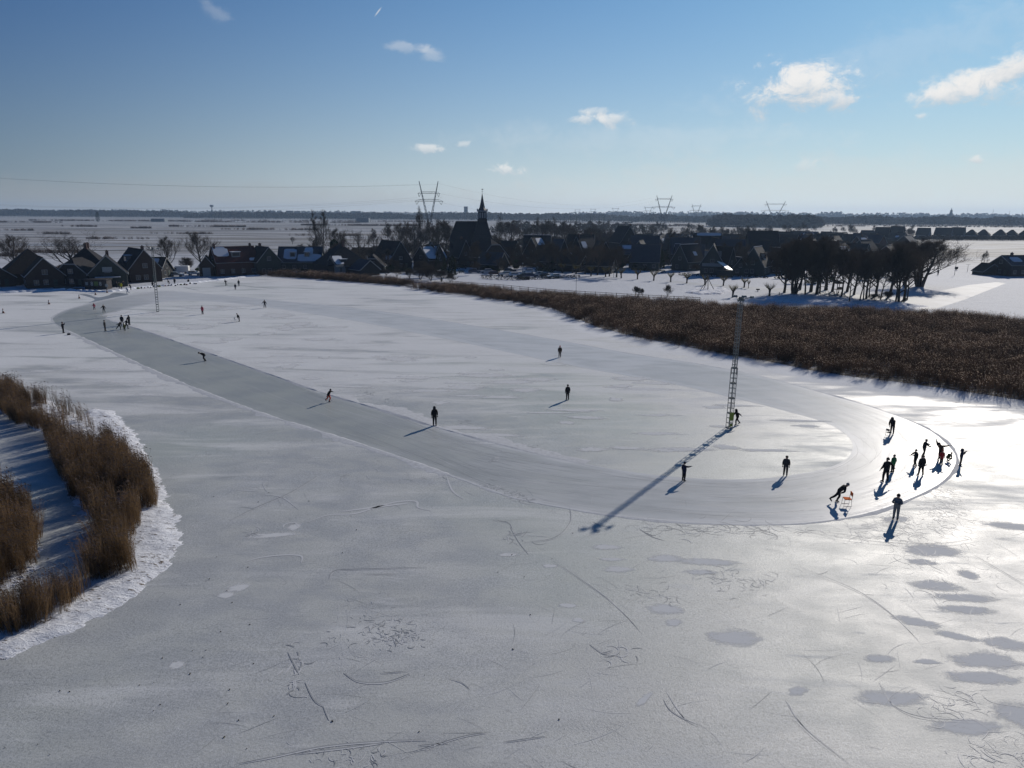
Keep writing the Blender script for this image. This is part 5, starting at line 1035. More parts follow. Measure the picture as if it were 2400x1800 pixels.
wl = lambda px, row, D: atd(px, row, D)
for i, (a, b, sg) in enumerate(((wl(-260, 398, 520), wl(985, 432, 600), 6), (wl(-260, 400, 526), wl(1028, 432, 600), 6), (wl(-300, 462, 520), wl(978, 463, 600), 8), (wl(-300, 466, 526), wl(1037, 463, 600), 8), (wl(-300, 474, 530), wl(984, 470, 600), 8))): wire(a, b, sg, .035, ('upper', 'second upper', 'lower', 'second lower', 'lowest')[i] + ' power line running left from the nearest pylon')
for i, (a, b) in enumerate(((wl(1037, 475, 600), wl(1534, 489, 1000)), (wl(1032, 454, 600), wl(1573, 461, 1000)), (wl(1028, 430, 600), wl(1540, 461, 1000)))): wire(a, b, 14, .035, ('low', 'middle', 'top')[i] + ' power line from the nearest pylon to the second largest')
# thin masts far right
for px, top in ((2326, 490), (2365, 494), (2394, 497)):
    p = atd(px, 507, 2200); q = atd(px, top, 2200); mb = MB(); mb.tube([(p.x, 2200, 0), (p.x, 2200, q.z)], [.9, .3], 5); tag(mb.build('far_mast', M_STEEL), 'thin mast on the horizon at the far right, %s of three' % ('left' if px < 2340 else 'middle' if px < 2380 else 'right'), 'mast', 'thin masts on the right horizon')

# ------------------------------------------------------------------ the two light masts on the ice
M_MAST = mat('mast_steel', (.15, .165, .165), .5, .4, metal=.4); M_MOSS = mat('yellow_green_band', (.25, .30, .04), .6, .3); M_LAMPG = mat('lamp_glass', (.25, .27, .28), .2, .6)
def light_mast(px, row, H, label, tilt, band):
    b = at(px, row); o = empty('light_mast', b, R(20), label, 'light mast'); o.rotation_euler = (R(tilt[0]), R(tilt[1]), R(20)); h1 = H * .48; a, c = .21, .16
    for sx in (-1, 1):
        for sy in (-1, 1):
            m_ = MB(); m_.tube([(sx * a, sy * a, 0), (sx * a, sy * a, h1)], .032, 5); m_.build('leg', M_MAST, o)
            m_ = MB(); m_.tube([(sx * c, sy * c, h1 - .6), (sx * c, sy * c, H)], .026, 5); m_.build('upper_leg', M_MAST, o)
    n = 12
    for k in range(n + 1):
        z = h1 * k / n; m_ = MB(); hgt = .13 if k % 3 == 0 else .045
        for s_ in (-1, 1): m_.box((0, s_ * a, z + .03), (2 * a, .03, hgt)); m_.box((s_ * a, 0, z + .03), (.03, 2 * a, hgt))
        if k % 3 == 0: m_.box((0, 0, z + .03), (2 * a * .9, 2 * a * .9, .03))
        m_.build('rung', M_MAST, o)
    n = 18
    for k in range(n + 1):
        z = h1 + (H - h1) * k / n; m_ = MB()
        for s_ in (-1, 1): m_.box((0, s_ * c, z), (2 * c, .025, .04)); m_.box((s_ * c, 0, z), (.025, 2 * c, .04))
        if k < n:
            z2 = h1 + (H - h1) * (k + 1) / n; s_ = 1 if k % 2 else -1
            for f in (-1, 1): m_.tube([(s_ * c, f * c, z), (-s_ * c, f * c, z2)], .014, 3); m_.tube([(f * c, s_ * c, z), (f * c, -s_ * c, z2)], .014, 3)
        m_.build('brace', M_MAST, o)
    cb = MB(); cb.tube([(c + .06, 0, .4), (c + .10, .03, H * .5), (c + .04, 0, H - .1)], .022, 4); cb.build('cable', M_MAST, o)
    hd = MB(); hd.box((0, 0, H + .08), (.5, .45, .14)); hd.tube([(-.1, 0, H + .1), (1.0, -.2, H + .34)], .035, 5); hd.tube([(0, 0, H + .1), (-.5, .2, H + .4)], .035, 5); hd.box((.05, 0, H + .26), (.34, .28, .26)); he = hd.build('head', M_MAST, o)
    for q in ((1.05, -.22, H + .36, .5), (-.5, .22, H + .44, -.4), (.1, -.3, H + .45, .1)):
        l_ = MB(); l_.box(q[:3], (.46, .28, .18), q[3], .75); l_.build('floodlight', M_MAST, o); g2 = MB(); g2.box((q[0], q[1], q[2] - .105), (.38, .2, .02), q[3]); g2.build('lamp_glass', M_LAMPG, o)
    if band:
        bd = MB(); bd.box((0, -a - .03, 1.2), (.5, .04, .8)); bd.box((0, -a - .03, .35), (.3, .04, .25)); bd.build('warning_panel', M_MOSS, o)
    return o
light_mast(1708.5, 1003, 12.25, 'tall lattice light mast on the ice casting the long shadow', (0, .75), True)
light_mast(370, 731, 12.4, 'distant lattice light mast on the far ice near the shore', (0, 1.1), False)

# ------------------------------------------------------------------ small village things
M_CARP = [mat('white_paint', (.62, .62, .60), .35, .5), mat('silver_paint', (.38, .40, .42), .3, .5, metal=.4), mat('teal_paint', (.05, .14, .18), .35, .5), mat('black_paint', (.02, .022, .028), .3, .5), mat('dark_red_paint', (.09, .03, .025), .4, .5), mat('dark_blue_paint', (.03, .04, .09), .35, .5)]
M_TYRE = mat('rubber', (.02, .02, .02), .9, .1); M_RIM = mat('wheel_rim', (.35, .35, .36), .4, .5, metal=.6); M_HEADL = mat('headlight_glass', (.6, .6, .58), .15, .7)
def car(px, row, kind, paint, rz, label, group=None):
    b = at(px, row); o = empty('parked_van' if kind == 'van' else 'parked_car', b, R(rz), label, 'van' if kind == 'van' else 'car', group)
    if kind == 'van': pf = [(-2.7, .45), (2.6, .45), (2.65, 1.0), (2.35, 1.25), (1.7, 1.9), (1.4, 2.45), (-2.6, 2.5), (-2.7, 2.3)]; wn_ = [(1.72, 1.3), (2.2, 1.3), (1.68, 1.86), (1.45, 1.86)]; Wd = 1.95; win_poly = [(1.0, 1.35), (2.2, 1.35), (1.72, 1.9), (1.0, 1.95)]; ws = (2.26, 1.36, 1.50, 2.25); whx = (-1.75, 1.75)
    else: pf = [(-2.1, .35), (2.1, .35), (2.15, .75), (1.95, .85), (1.0, .95), (.35, 1.42), (-1.5, 1.45), (-2.05, .95), (-2.12, .8)]; Wd = 1.72; win_poly = [(-1.75, .98), (.9, .98), (.3, 1.36), (-1.4, 1.38)]; ws = (.98, .99, .38, 1.39); whx = (-1.3, 1.35)
    mb = MB(); n = len(pf); hw = Wd / 2; ins = [hw if z < 1.0 else hw - .13 * (z - 1.0) / .45 if kind != 'van' else hw - .04 for x, z in pf]
    vv = [(x, -i_, z) for (x, z), i_ in zip(pf, ins)] + [(x, i_, z) for (x, z), i_ in zip(pf, ins)]; mb.add(vv, [tuple(range(n)), tuple(range(2 * n - 1, n - 1, -1))] + [(i, i + n, (i + 1) % n + n, (i + 1) % n) for i in range(n)])
    bd = mb.build('body', M_CARP[paint], o)
    for s_ in (-1, 1):
        g2 = MB(); vv = [(x, s_ * (hw - (0.13 * max(0, z - 1.0) / .45 if kind != 'van' else .04 if z > 1 else 0) + .012), z) for x, z in win_poly]; vv += [(x, y - s_ * .02, z) for x, y, z in vv]; m_ = len(win_poly); g2.add(vv, [tuple(range(m_)), tuple(range(2 * m_ - 1, m_ - 1, -1))] + [(i, i + m_, (i + 1) % m_ + m_, (i + 1) % m_) for i in range(m_)]); g2.build('side_window', M_GLASS, o)
        for wx in whx:
            wh = MB(); wh.tube([(wx, s_ * (hw - .18), .32), (wx, s_ * (hw + .02), .32)], .32, 12); w_ = wh.build('wheel', M_TYRE, o); rm = MB(); rm.tube([(wx, s_ * (hw + .015), .32), (wx, s_ * (hw + .035), .32)], .19, 8); rm.build('rim', M_RIM, w_)
        hl = MB(); hx = pf[2][0] - .03; hl.box((hx, s_ * (hw - .25), pf[2][1] - .12), (.1, .34, .16)); hl.build('headlight', M_HEADL, o)
    x0, z0, x1, z1 = ws; g2 = MB(); iw = hw - .16; g2.add([(x0 + .02, -iw, z0), (x0 + .02, iw, z0), (x1 + .02, iw * .93, z1), (x1 + .02, -iw * .93, z1), (x0, -iw, z0 - .015), (x0, iw, z0 - .015), (x1, iw * .93, z1 - .015), (x1, -iw * .93, z1 - .015)], [(0, 1, 2, 3), (7, 6, 5, 4), (0, 4, 5, 1), (2, 6, 7, 3), (1, 5, 6, 2), (3, 7, 4, 0)]); g2.build('windscreen', M_GLASS, o)
    return o
car(150, 664, 'van', 4, -10, 'dark red camper van parked in front of the second farmhouse')
car(352, 652, 'car', 2, 0, 'teal car parked at the foot of the far light mast')
car(424, 641, 'van', 0, 188, 'white delivery van parked on the shore road')
car(414, 648, 'car', 1, 4, 'silver estate car in front of the white van')
car(456, 645, 'car', 0, 4, 'white car parked at the right end of the shore row')
car(384, 645, 'car', 3, 4, 'black car parked left of the silver estate', ); car(396, 642, 'car', 3, 184, 'dark car half hidden beside the white van'); car(185, 662, 'car', 4, 10, 'dark red car between the camper and the hut')
for i, (px, row, pt, lab) in enumerate(((1112, 640, 5, 'dark blue car at the left end of the parking place'), (1140, 640, 1, 'silver car second from the left on the parking place'), (1160, 645, 4, 'red brown car parked behind the hedge'), (1185, 646, 1, 'silver car with a shining windscreen in the middle of the parking place'), (1208, 648, 0, 'white car in the middle of the parking place'), (1226, 650, 3, 'black car near the wooden fence panel'), (1245, 650, 5, 'dark blue car right of the middle of the parking place'), (1262, 647, 1, 'silver car under the first dark tree'), (1280, 650, 3, 'black car beside the first pollard'), (1298, 652, 0, 'white car at the right end of the parking place'), (1195, 638, 3, 'black car in the back row of the parking place'), (1238, 640, 0, 'white car in the back row of the parking place'))): car(px, row, 'car', pt, (5, 185)[i % 2] + (i * 7) % 11, lab, 'cars on the parking place')

M_WOOD = mat('weathered_wood', (.09, .07, .05), .85, .2, var=.2, vscale=4); M_HEDGE = leafmat('hedge_leaves', (.025, .022, .014), .2, .3)
def hedge(a, b, w, h, label, seed):
    r = random.Random(seed); L_ = (b - a).length; d = (b - a).normalized(); nr = Vector((-d.y, d.x, 0)); mb = MB()
    for k in range(int(L_ * w * h * 26 + 60)):
        c0 = a + d * r.uniform(0, L_) + nr * r.uniform(-w / 2, w / 2) + Vector((0, 0, h * r.random() * (.85 + .3 * mnoise.noise(Vector((r.random(), 0, seed)))))); u = Vector((r.gauss(0, 1), r.gauss(0, 1), r.gauss(0, 1))).normalized() * .16; v = u.cross(Vector((r.gauss(0, 1), r.gauss(0, 1), 1))).normalized() * .16; mb.add([c0 - u, c0 + v, c0 + u, c0 - v], [(0, 1, 2, 3)])
    tag(mb.build('hedge', M_HEDGE), label, 'hedge')
for i, (x0, y0, x1, y1, h, lab) in enumerate(((1128, 653, 1215, 657, 1.3, 'clipped dark hedge along the front of the parking place'), (1215, 657, 1360, 650, 1.0, 'low hedge behind the snowy meadow'), (700, 637, 745, 640, 1.2, 'low hedge before the long snowy roofed house'), (890, 640, 1000, 633, 1.6, 'long hedge before the tall dark house'), (2287, 641, 2303, 641, 1.7, 'round topped hedge left of the dark hut'), (2303, 642, 2410, 645, 1.0, 'dark hedge before the right edge farmhouse'), (500, 645, 590, 637, 1.0, 'low hedge before the red roofed house'), (0, 668, 135, 670, .8, 'low garden hedge before the first farmhouse'), (1590, 645, 1690, 650, 1.0, 'garden hedge before the green boarded house'), (1715, 648, 1800, 652, 1.0, 'garden hedge before the low shed'), (1480, 632, 1560, 640, 1.0, 'garden hedge below the double house'))): hedge(at(x0, y0), at(x1, y1), .9, h, lab, i)
# wooden railing along the top of the reeds
def railing(P, step, label):
    line = fine_line([at(x, y) for x, y in P], False, step); o = empty('wooden_fence', line[0], 0, label, 'fence'); q0 = line[0]
    for z in (1.05, .6): mb = MB(); mb.tube([p - q0 + Vector((0, 0, z)) for p in line[::2] + [line[-1]]], .05, 4); mb.build('rail', M_WOOD, o)
    pm = MB(); pm.box((0, 0, .58), (.12, .12, 1.16)); pme = pm.mesh('post', M_WOOD)
    for p in line: c = meshobj('post', pme, o); c.location = p - q0
railing([(1060, 668), (1180, 677), (1300, 689), (1420, 696), (1520, 702), (1640, 708)], 2.6, 'long wooden railing running along the meadow above the reeds')
mb = MB(); p = at(1214, 655); o = empty('board_fence', p, R(3), 'short dark board fence at the corner of the meadow', 'fence')
for k in range(12): q = MB(); q.box((k * .32, 0, .45), (.29, .04, .9)); q.build('board', M_WOOD, o)
# lamp posts, signs, poles
def lamp_post(px, row, top, lab, arms=0):
    b = at(px, row); h = atd(px, top, b.y).z; o = empty('lamp_post', b, 0, lab, 'lamp post'); m_ = MB(); m_.tube([(0, 0, 0), (0, 0, h)], [.07, .045], 6); m_.build('pole', M_STEEL, o); m_ = MB()
    if arms: m_.box((0, 0, h), (1.6, .14, .10)); m_.build('crossbar', M_STEEL, o)
    else: m_.tube([(0, 0, h - .1), (0, 0, h + .15), (0, 0, h + .3)], [.1, .28, .1], 8); m_.build('lamp_head', M_WHITE, o)
    return o
lamp_post(1123, 640, 604, 'lamp post with a white head before the large clipped gable house'); lamp_post(1225, 648, 618, 'lamp post with a round white head over the parking place'); lamp_post(1438, 650, 617, 'lamp post with a bright head among the trees on the green'); lamp_post(1790, 642, 630, 'short lamp post before the gabled house with snowy ridge'); lamp_post(1350, 688, 652, 'thin bare pole in the snowy meadow')
lamp_post(2237, 645, 601, 'tall thin pole beside the small dark box at the canal', 0); lamp_post(2198, 637, 620, 'T shaped pole nearest the fan willow', 1); lamp_post(2267, 637, 620, 'T shaped pole halfway to the birch', 1)
o = empty('notice_box', at(2241, 633), 0, 'small dark box on the canal bank', 'box'); local_box(o, 'case', (0, 0, .8), (1.0, .5, .9), M_BRICK[4]); local_box(o, 'post', (0, 0, .17), (.2, .2, .34), M_WOOD)
# climbing frame of poles on a low mound, play tower, swing
b = at(1656, 681); o = empty('climbing_frame', b, R(10), 'tepee shaped climbing frame of leaning poles on the meadow', 'climbing frame')
for k, (x, y) in enumerate(((-2.3, -.6), (-.9, .3), (.0, -.7), (2.1, -.3), (1.0, 1.2))): m_ = MB(); m_.tube([(x, y, 0), (.25 - x * .12, 0, 3.5 + .15 * (k % 2))], [.09, .07], 5); m_.build('pole', M_WOOD, o)
m_ = MB(); m_.tube([(-.3, 0, 2.9), (.9, 0, 3.4)], .06, 4); m_.build('crossbar', M_WOOD, o)
bank('mound', [(1605, 686), (1625, 677), (1660, 672), (1700, 676), (1720, 684), (1690, 690), (1640, 691)], .45, 'low trampled mound under the climbing frame', .5, seed=21)
bank('mound', [(1780, 700), (1830, 690), (1900, 692), (1990, 700), (2100, 708), (2180, 718), (2120, 724), (1950, 716), (1820, 708)], .3, 'rough snowy verge at the foot of the tree cluster', .8, seed=22)
b = at(1963, 688); o = empty('play_tower', b, R(8), 'small roofed wooden play tower under the trees', 'play tower')
for sx in (-1, 1):
    for sy in (-1, 1): m_ = MB(); m_.box((sx * .75, sy * .75, 1.3), (.13, .13, 2.6)); m_.build('post', M_WOOD, o)
m_ = MB(); m_.box((0, 0, 1.1), (1.7, 1.7, .1)); m_.box((0, -.8, 1.5), (1.6, .05, .6)); m_.build('platform', M_WOOD, o); m_ = MB(); m_.prism([(-1.1, 2.6), (1.1, 2.6), (0, 3.3)], -1.0, 1.0); m_.build('roof', M_WOOD, o)
b = at(1928, 691); o = empty('swing', b, R(15), 'wooden swing frame left of the play tower', 'swing')
for x in (-1.2, 1.2):
    for y in (-.8, .8): m_ = MB(); m_.tube([(x, y, 0), (x, 0, 2.1)], .06, 4); m_.build('leg', M_WOOD, o)
m_ = MB(); m_.tube([(-1.4, 0, 2.1), (1.4, 0, 2.1)], .06, 4); m_.build('beam', M_WOOD, o)
for i, px in enumerate((1955, 1963, 1971, 1979, 1944, 1826)): q = MB(); bb = at(px, 692 + i % 3); q.box((bb.x, bb.y, .5), (.14, .14, 1.0)); tag(q.build('wooden_post', M_WOOD), '%s short wooden post from the left below the play tower' % ORD[sorted((1955, 1963, 1971, 1979, 1944, 1826)).index(px) - 1] if px != 1826 else 'single wooden post left of the tree cluster', 'post', 'posts below the play tower' if px != 1826 else None)
o = empty('spring_toy', at(1776, 683), 0, 'small spring seat on the snowy playground', 'spring seat'); local_box(o, 'seat', (0, 0, .55), (.9, .35, .3), M_BRICK[4]); m_ = MB(); m_.tube([(0, 0, 0), (0, 0, .42)], .12, 6); m_.build('spring', M_STEEL, o)
# ------------------------------------------------------------------ refreshment hut on the shore
M_HUT = mat('hut_boards', (.05, .045, .045), .8, .2, var=.2, vscale=3); M_SIGNW = mat('painted_white_sign', (.5, .5, .48), .7, .2); M_SIGNG = mat('painted_green_sign', (.12, .17, .05), .7, .2)
b = at(226, 678); hut = empty('refreshment_hut', b, R(-3), 'dark refreshment hut with white round lettering on the shore', 'hut')
m_ = MB(); m_.box((0, 1.0, 1.25), (6.0, 2.2, 2.5)); m_.build('wall', M_HUT, hut); m_ = MB(); m_.box((0, .9, 2.58), (6.5, 2.9, .14)); m_.build('roof', M_HUT, hut)
for k in range(14): m_ = MB(); m_.box((-2.8 + k * .43, -.125, .35), (.41, .03, .68)); m_.build('board', M_HUT, hut)
def ringsign(x, z, m, big=.34, two=True):
    m_ = MB(); n = 16
    for (cz, rr) in (((z + rr0, rr0) for rr0 in (big,)) if not two else ((z + .75, .27), (z + .27, .30))):
        vv = []
        for k in range(n):
            a = 2 * math.pi * k / n
            for q in (rr, rr * .55): vv.append((x + q * math.cos(a), -.18, cz + q * math.sin(a)))
        vv2 = [(a_, -.13, c_) for a_, _, c_ in vv]; nn = len(vv); m_.add(vv + vv2, [(2 * k, 2 * ((k + 1) % n), 2 * ((k + 1) % n) + 1, 2 * k + 1) for k in range(n)] + [(2 * k, 2 * k + nn, 2 * ((k + 1) % n) + nn, 2 * ((k + 1) % n)) for k in range(n)] + [(2 * k + 1, 2 * ((k + 1) % n) + 1, 2 * ((k + 1) % n) + 1 + nn, 2 * k + 1 + nn) for k in range(n)])
    m_.build('painted_letter', m, hut)
ringsign(-.95, .95, M_SIGNW); ringsign(1.35, .95, M_SIGNW)
local_box(hut, 'sign_panel', (-2.3, -.16, 1.45), (.75, .05, .8), M_DOORG); local_box(hut, 'sign_panel', (.2, -.16, 1.45), (1.1, .05, 1.15), M_SIGNG)
local_box(hut, 'counter', (0, -.35, .85), (5.6, .4, .06), M_WOOD)
o = empty('info_post', at(252, 685), 0, 'grey round sign on a post right of the refreshment hut', 'sign'); m_ = MB(); m_.tube([(0, 0, 0), (0, 0, 2.2)], .05, 5); m_.build('post', M_STEEL, o); m_ = MB(); m_.tube([(0, -.06, 1.7), (0, -.02, 1.7)], .4, 14); m_.build('disc', M_DOORG, o)
# low wharf, boats under covers at the shore
for i, (px, row, l_, lab) in enumerate(((150, 676, 5.5, 'dark upturned rowing boat lying left of the hut'), (175, 680, 4.5, 'small boat with snow on its edge beside the hut'))):
    o = empty('rowing_boat', at(px, row), R(-6 + 14 * i), lab, 'boat'); m_ = MB(); n = 10
    vv = []
    for k in range(n + 1):
        t_ = k / n; x = (t_ - .5) * l_; w = .75 * math.sin(math.pi * min(.98, max(.04, t_ * .92 + .06))) ** .5
        for a in (-1, -.6, 0, .6, 1): vv.append((x, w * a, .55 * (1 - a * a) ** .5 * (.6 + .4 * math.sin(math.pi * t_)) + .03))
    m_.add(vv, [(k * 5 + j, k * 5 + j + 1, k * 5 + j + 6, k * 5 + j + 5) for k in range(n) for j in range(4)]); m_.build('hull', M_HUT, o, smooth=True); m_ = MB(); m_.tube([(-l_ / 2, 0, .5), (0, 0, .62), (l_ / 2, 0, .45)], .05, 4); m_.build('keel', M_WHITE if i else M_WOOD, o)
# snow bank along the far shore
ridge('shore_snow', fine_line(spline([at(x, y, 0) for x, y in ((-120, 690), (0, 687), (80, 683), (150, 680), (205, 684), (262, 684), (330, 675), (400, 669), (460, 663), (520, 656), (580, 649), (625, 646))], 4), False, .8), 2.2, .35, 1, closed=False, seed=4, label='lumpy bank of snow along the far shore')
# traffic cones on the far ice
M_CONE = mat('cone_orange', (.11, .035, .02), .6, .3); M_CONEW = mat('cone_white', (.5, .5, .5), .6, .3)
for i, (px, row) in enumerate(((8, 734), (115, 713), (186, 699.5), (224, 691), (251, 686))):
    o = empty('traffic_cone', at(px, row, .02), .3, ('leftmost', 'second', 'third', 'fourth', 'fifth and farthest')[i] + ' traffic cone from the left on the far ice', 'traffic cone', 'cones marking the edge of the ice'); m_ = MB(); m_.box((0, 0, .03), (.5, .5, .05)); m_.build('base', M_CONE, o); m_ = MB(); m_.tube([(0, 0, .055), (0, 0, .95)], [.2, .04], 12); m_.build('cone', M_CONE, o); m_ = MB(); m_.tube([(0, 0, .42), (0, 0, .62)], [.137, .102], 12, cap=False); m_.build('stripe', M_CONEW, o)
# bags, sledges and shoes left on the shore
M_BAG = [mat('dark_bag', (.02, .022, .028), .8, .2), mat('green_bag', (.14, .18, .03), .8, .2), mat('red_bag', (.20, .03, .03), .8, .2), mat('white_bag', (.45, .45, .45), .8, .2)]
for i in range(22):
    px = 310 + i * 7.2 + rnd.uniform(-2, 2); row = 677 - (px - 310) * .078 + rnd.uniform(-2, 1.5); o = empty('bag', at(px, row, .02), rnd.uniform(0, 3), '%s bag or pair of shoes from the left in the row on the far shore' % ORD[i], 'bag', 'bags and shoes left on the shore')
    w = rnd.uniform(.35, .8); h = rnd.uniform(.25, .45); m_ = MB(); m_.tube([(-w / 2, 0, h * .5), (-w * .3, 0, h * .5), (w * .3, 0, h * .5), (w / 2, 0, h * .45)], [h * .25, h * .5, h * .5, h * .2], 8); m_.build('sack', M_BAG[(0, 0, 1, 0, 2, 0, 3)[i % 7]], o, smooth=True); m_ = MB(); m_.tube([(-w * .2, 0, h * .95), (0, 0, h * 1.3), (w * .2, 0, h * .95)], .025, 4); m_.build('handle', M_BAG[0], o)
o = empty('bag', at(161.5, 785, .02), .4, 'black camera bag on the ice beside the photographer', 'bag'); m_ = MB(); m_.box((0, 0, .14), (.5, .3, .24), 0, .85); m_.build('case', M_BAG[0], o); m_ = MB(); m_.tube([(-.15, 0, .26), (0, 0, .38), (.15, 0, .26)], .02, 4); m_.build('handle', M_BAG[0], o)
# ------------------------------------------------------------------ people
M_SKIN = mat('skin', (.45, .28, .20), .6, .3)
CLO = {k: mat('cloth_' + k, c, .9, .15, var=.15, vscale=5) for k, c in dict(black=(.012, .012, .015), navy=(.015, .02, .045), charcoal=(.035, .035, .038), red=(.40, .03, .03), orange=(.55, .09, .05), green=(.03, .16, .06), grey=(.16, .17, .18), pale=(.32, .34, .37), blue=(.03, .09, .20), brown=(.05, .035, .025), olive=(.07, .075, .02), yellow=(.45, .42, .04), pink=(.38, .06, .09), jean=(.04, .055, .09)).items()}
M_BOOT = mat('skate_boot', (.015, .015, .017), .5, .3); M_BLADE = mat('skate_blade', (.5, .5, .52), .25, .6, metal=.9); M_HAIR = mat('hair_dark', (.03, .02, .015), .8, .2); M_EYE = mat('eye', (.02, .02, .02), .3, .5)
# pose: joint positions for a 1.75 m figure facing -y ; x to the figure's left
def P0():
    return dict(pel=(0, 0, .95), wst=(0, 0, 1.10), chs=(0, 0, 1.32), nck=(0, 0, 1.50), hd=(0, -.01, 1.66), htop=(0, 0, 1.74), shL=(.19, 0, 1.43), elL=(.26, .02, 1.16), wrL=(.26, -.05, .93), shR=(-.19, 0, 1.43), elR=(-.26, .02, 1.16), wrR=(-.26, -.05, .93), hpL=(.10, 0, .90), knL=(.11, -.02, .50), anL=(.12, .02, .10), toL=(.13, -.16, .06), hpR=(-.10, 0, .90), knR=(-.11, -.02, .50), anR=(-.12, .02, .10), toR=(-.13, -.16, .06))
def pose(**k):
    p = P0(); p.update(k); return p
def lean(p, deg, keys=('wst', 'chs', 'nck', 'hd', 'htop', 'shL', 'shR', 'elL', 'elR', 'wrL', 'wrR')):
    a = R(deg); c = p['pel']; q = dict(p)
    for k in keys: x, y, z = p[k]; y -= c[1]; z -= c[2]; q[k] = (x, c[1] + y * math.cos(a) - z * math.sin(a), c[2] + y * math.sin(a) + z * math.cos(a))
    return q
POSES = {
 'stand': P0(),
 'stand_apart': pose(knL=(.14, -.02, .5), anL=(.19, .02, .10), toL=(.22, -.15, .06), knR=(-.14, -.02, .5), anR=(-.19, .02, .10), toR=(-.22, -.15, .06)),
 'arms_out': pose(elL=(.33, .04, 1.18), wrL=(.40, -.08, .95), elR=(-.38, .04, 1.22), wrR=(-.58, .0, 1.05), knL=(.15, -.05, .5), anL=(.22, .05, .10), toL=(.27, -.12, .06), knR=(-.15, -.02, .5), anR=(-.20, .0, .10), toR=(-.26, -.17, .06)),
 'stride': lean(pose(knL=(.12, -.22, .54), anL=(.13, -.18, .10), toL=(.14, -.37, .06), knR=(-.13, .10, .52), anR=(-.20, .42, .20), toR=(-.24, .28, .10), elL=(.27, .18, 1.2), wrL=(.26, .30, 1.0), elR=(-.28, -.15, 1.2), wrR=(-.25, -.36, 1.1)), 18),
 'camera': pose(elL=(.27, -.14, 1.28), wrL=(.08, -.30, 1.53), elR=(-.27, -.14, 1.28), wrR=(-.08, -.30, 1.53)),
 'crossed': pose(elL=(.29, -.10, 1.20), wrL=(-.08, -.26, 1.27), elR=(-.29, -.10, 1.18), wrR=(.08, -.24, 1.22)),
 'point': pose(elR=(-.30, -.22, 1.38), wrR=(-.30, -.50, 1.40)),
 'arms_fwd': lean(pose(elL=(.24, -.24, 1.34), wrL=(.20, -.52, 1.30), elR=(-.26, -.20, 1.26), wrR=(-.22, -.46, 1.20), knL=(.12, -.12, .5), anL=(.14, .04, .10), toL=(.16, -.13, .06)), 8),
 'push': lean(pose(elL=(.22, -.22, 1.20), wrL=(.18, -.16, .92), elR=(-.22, -.22, 1.20), wrR=(-.18, -.16, .92), knL=(.11, -.12, .50), anL=(.12, .06, .10), toL=(.13, -.12, .06), knR=(-.12, .22, .58), anR=(-.13, .58, .34), toR=(-.14, .50, .18)), 48),
 'push_up': lean(pose(elL=(.22, -.22, 1.18), wrL=(.18, -.30, .98), elR=(-.22, -.22, 1.18), wrR=(-.18, -.30, .98)), 30),
 'bend': lean(pose(elL=(.20, -.10, 1.14), wrL=(.12, -.30, 1.05), elR=(-.20, -.05, 1.14), wrR=(-.12, .12, 1.02), knL=(.12, -.22, .48), anL=(.13, .02, .10), toL=(.14, -.16, .06), knR=(-.12, -.18, .48), anR=(-.13, .08, .10), toR=(-.14, -.10, .06)), 72),
 'wings': lean(pose(elL=(.42, .14, 1.38), wrL=(.66, .26, 1.40), elR=(-.34, .20, 1.36), wrR=(-.5, .42, 1.44), knL=(.13, -.12, .5)), 45),
 'lunge': lean(pose(pel=(0, 0, .82), hpL=(.10, 0, .78), hpR=(-.10, 0, .78), wst=(0, 0, .97), chs=(0, 0, 1.19), nck=(0, 0, 1.37), hd=(0, -.01, 1.53), htop=(0, 0, 1.61), shL=(.19, 0, 1.30), shR=(-.19, 0, 1.30), elL=(.32, -.1, 1.1), wrL=(.30, -.3, .98), elR=(-.34, .05, 1.1), wrR=(-.4, .2, .95), knL=(.12, -.26, .46), anL=(.13, -.10, .10), toL=(.14, -.29, .06), knR=(-.16, .30, .44), anR=(-.20, .68, .16), toR=(-.24, .56, .07)), 38),
 'carve': lean(pose(elL=(.44, -.05, 1.36), wrL=(.66, -.15, 1.30), elR=(-.38, 0, 1.22), wrR=(-.52, -.05, 1.0), knL=(.06, -.20, .50), anL=(.0, -.02, .10), toL=(.02, -.20, .06), knR=(-.22, .06, .54), anR=(-.22, .34, .34), toR=(-.25, .24, .24)), 26),
 'crouch': lean(dict(pel=(0, .10, .48), wst=(0, .08, .62), chs=(0, .06, .82), nck=(0, .04, .98), hd=(0, 0, 1.13), htop=(0, .01, 1.21), shL=(.19, .05, .93), elL=(.26, -.14, .76), wrL=(.18, -.36, .70), shR=(-.19, .05, .93), elR=(-.26, -.12, .72), wrR=(-.18, -.36, .62), hpL=(.10, .08, .45), knL=(.15, -.30, .50), anL=(.14, -.04, .12), toL=(.15, -.22, .06), hpR=(-.10, .08, .45), knR=(-.17, -.28, .40), anR=(-.15, .06, .12), toR=(-.16, -.12, .06)), 35),
 'sit': dict(pel=(0, .10, .46), wst=(0, .10, .62), chs=(0, .08, .84), nck=(0, .06, 1.02), hd=(0, .03, 1.18), htop=(0, .04, 1.26), shL=(.19, .08, .96), elL=(.25, -.06, .74), wrL=(.14, -.28, .62), shR=(-.19, .08, .96), elR=(-.25, -.06, .74), wrR=(-.14, -.28, .62), hpL=(.10, .06, .44), knL=(.13, -.36, .50), anL=(.13, -.36, .12), toL=(.14, -.54, .06), hpR=(-.10, .06, .44), knR=(-.13, -.36, .50), anR=(-.13, -.38, .12), toR=(-.14, -.56, .06)),
}
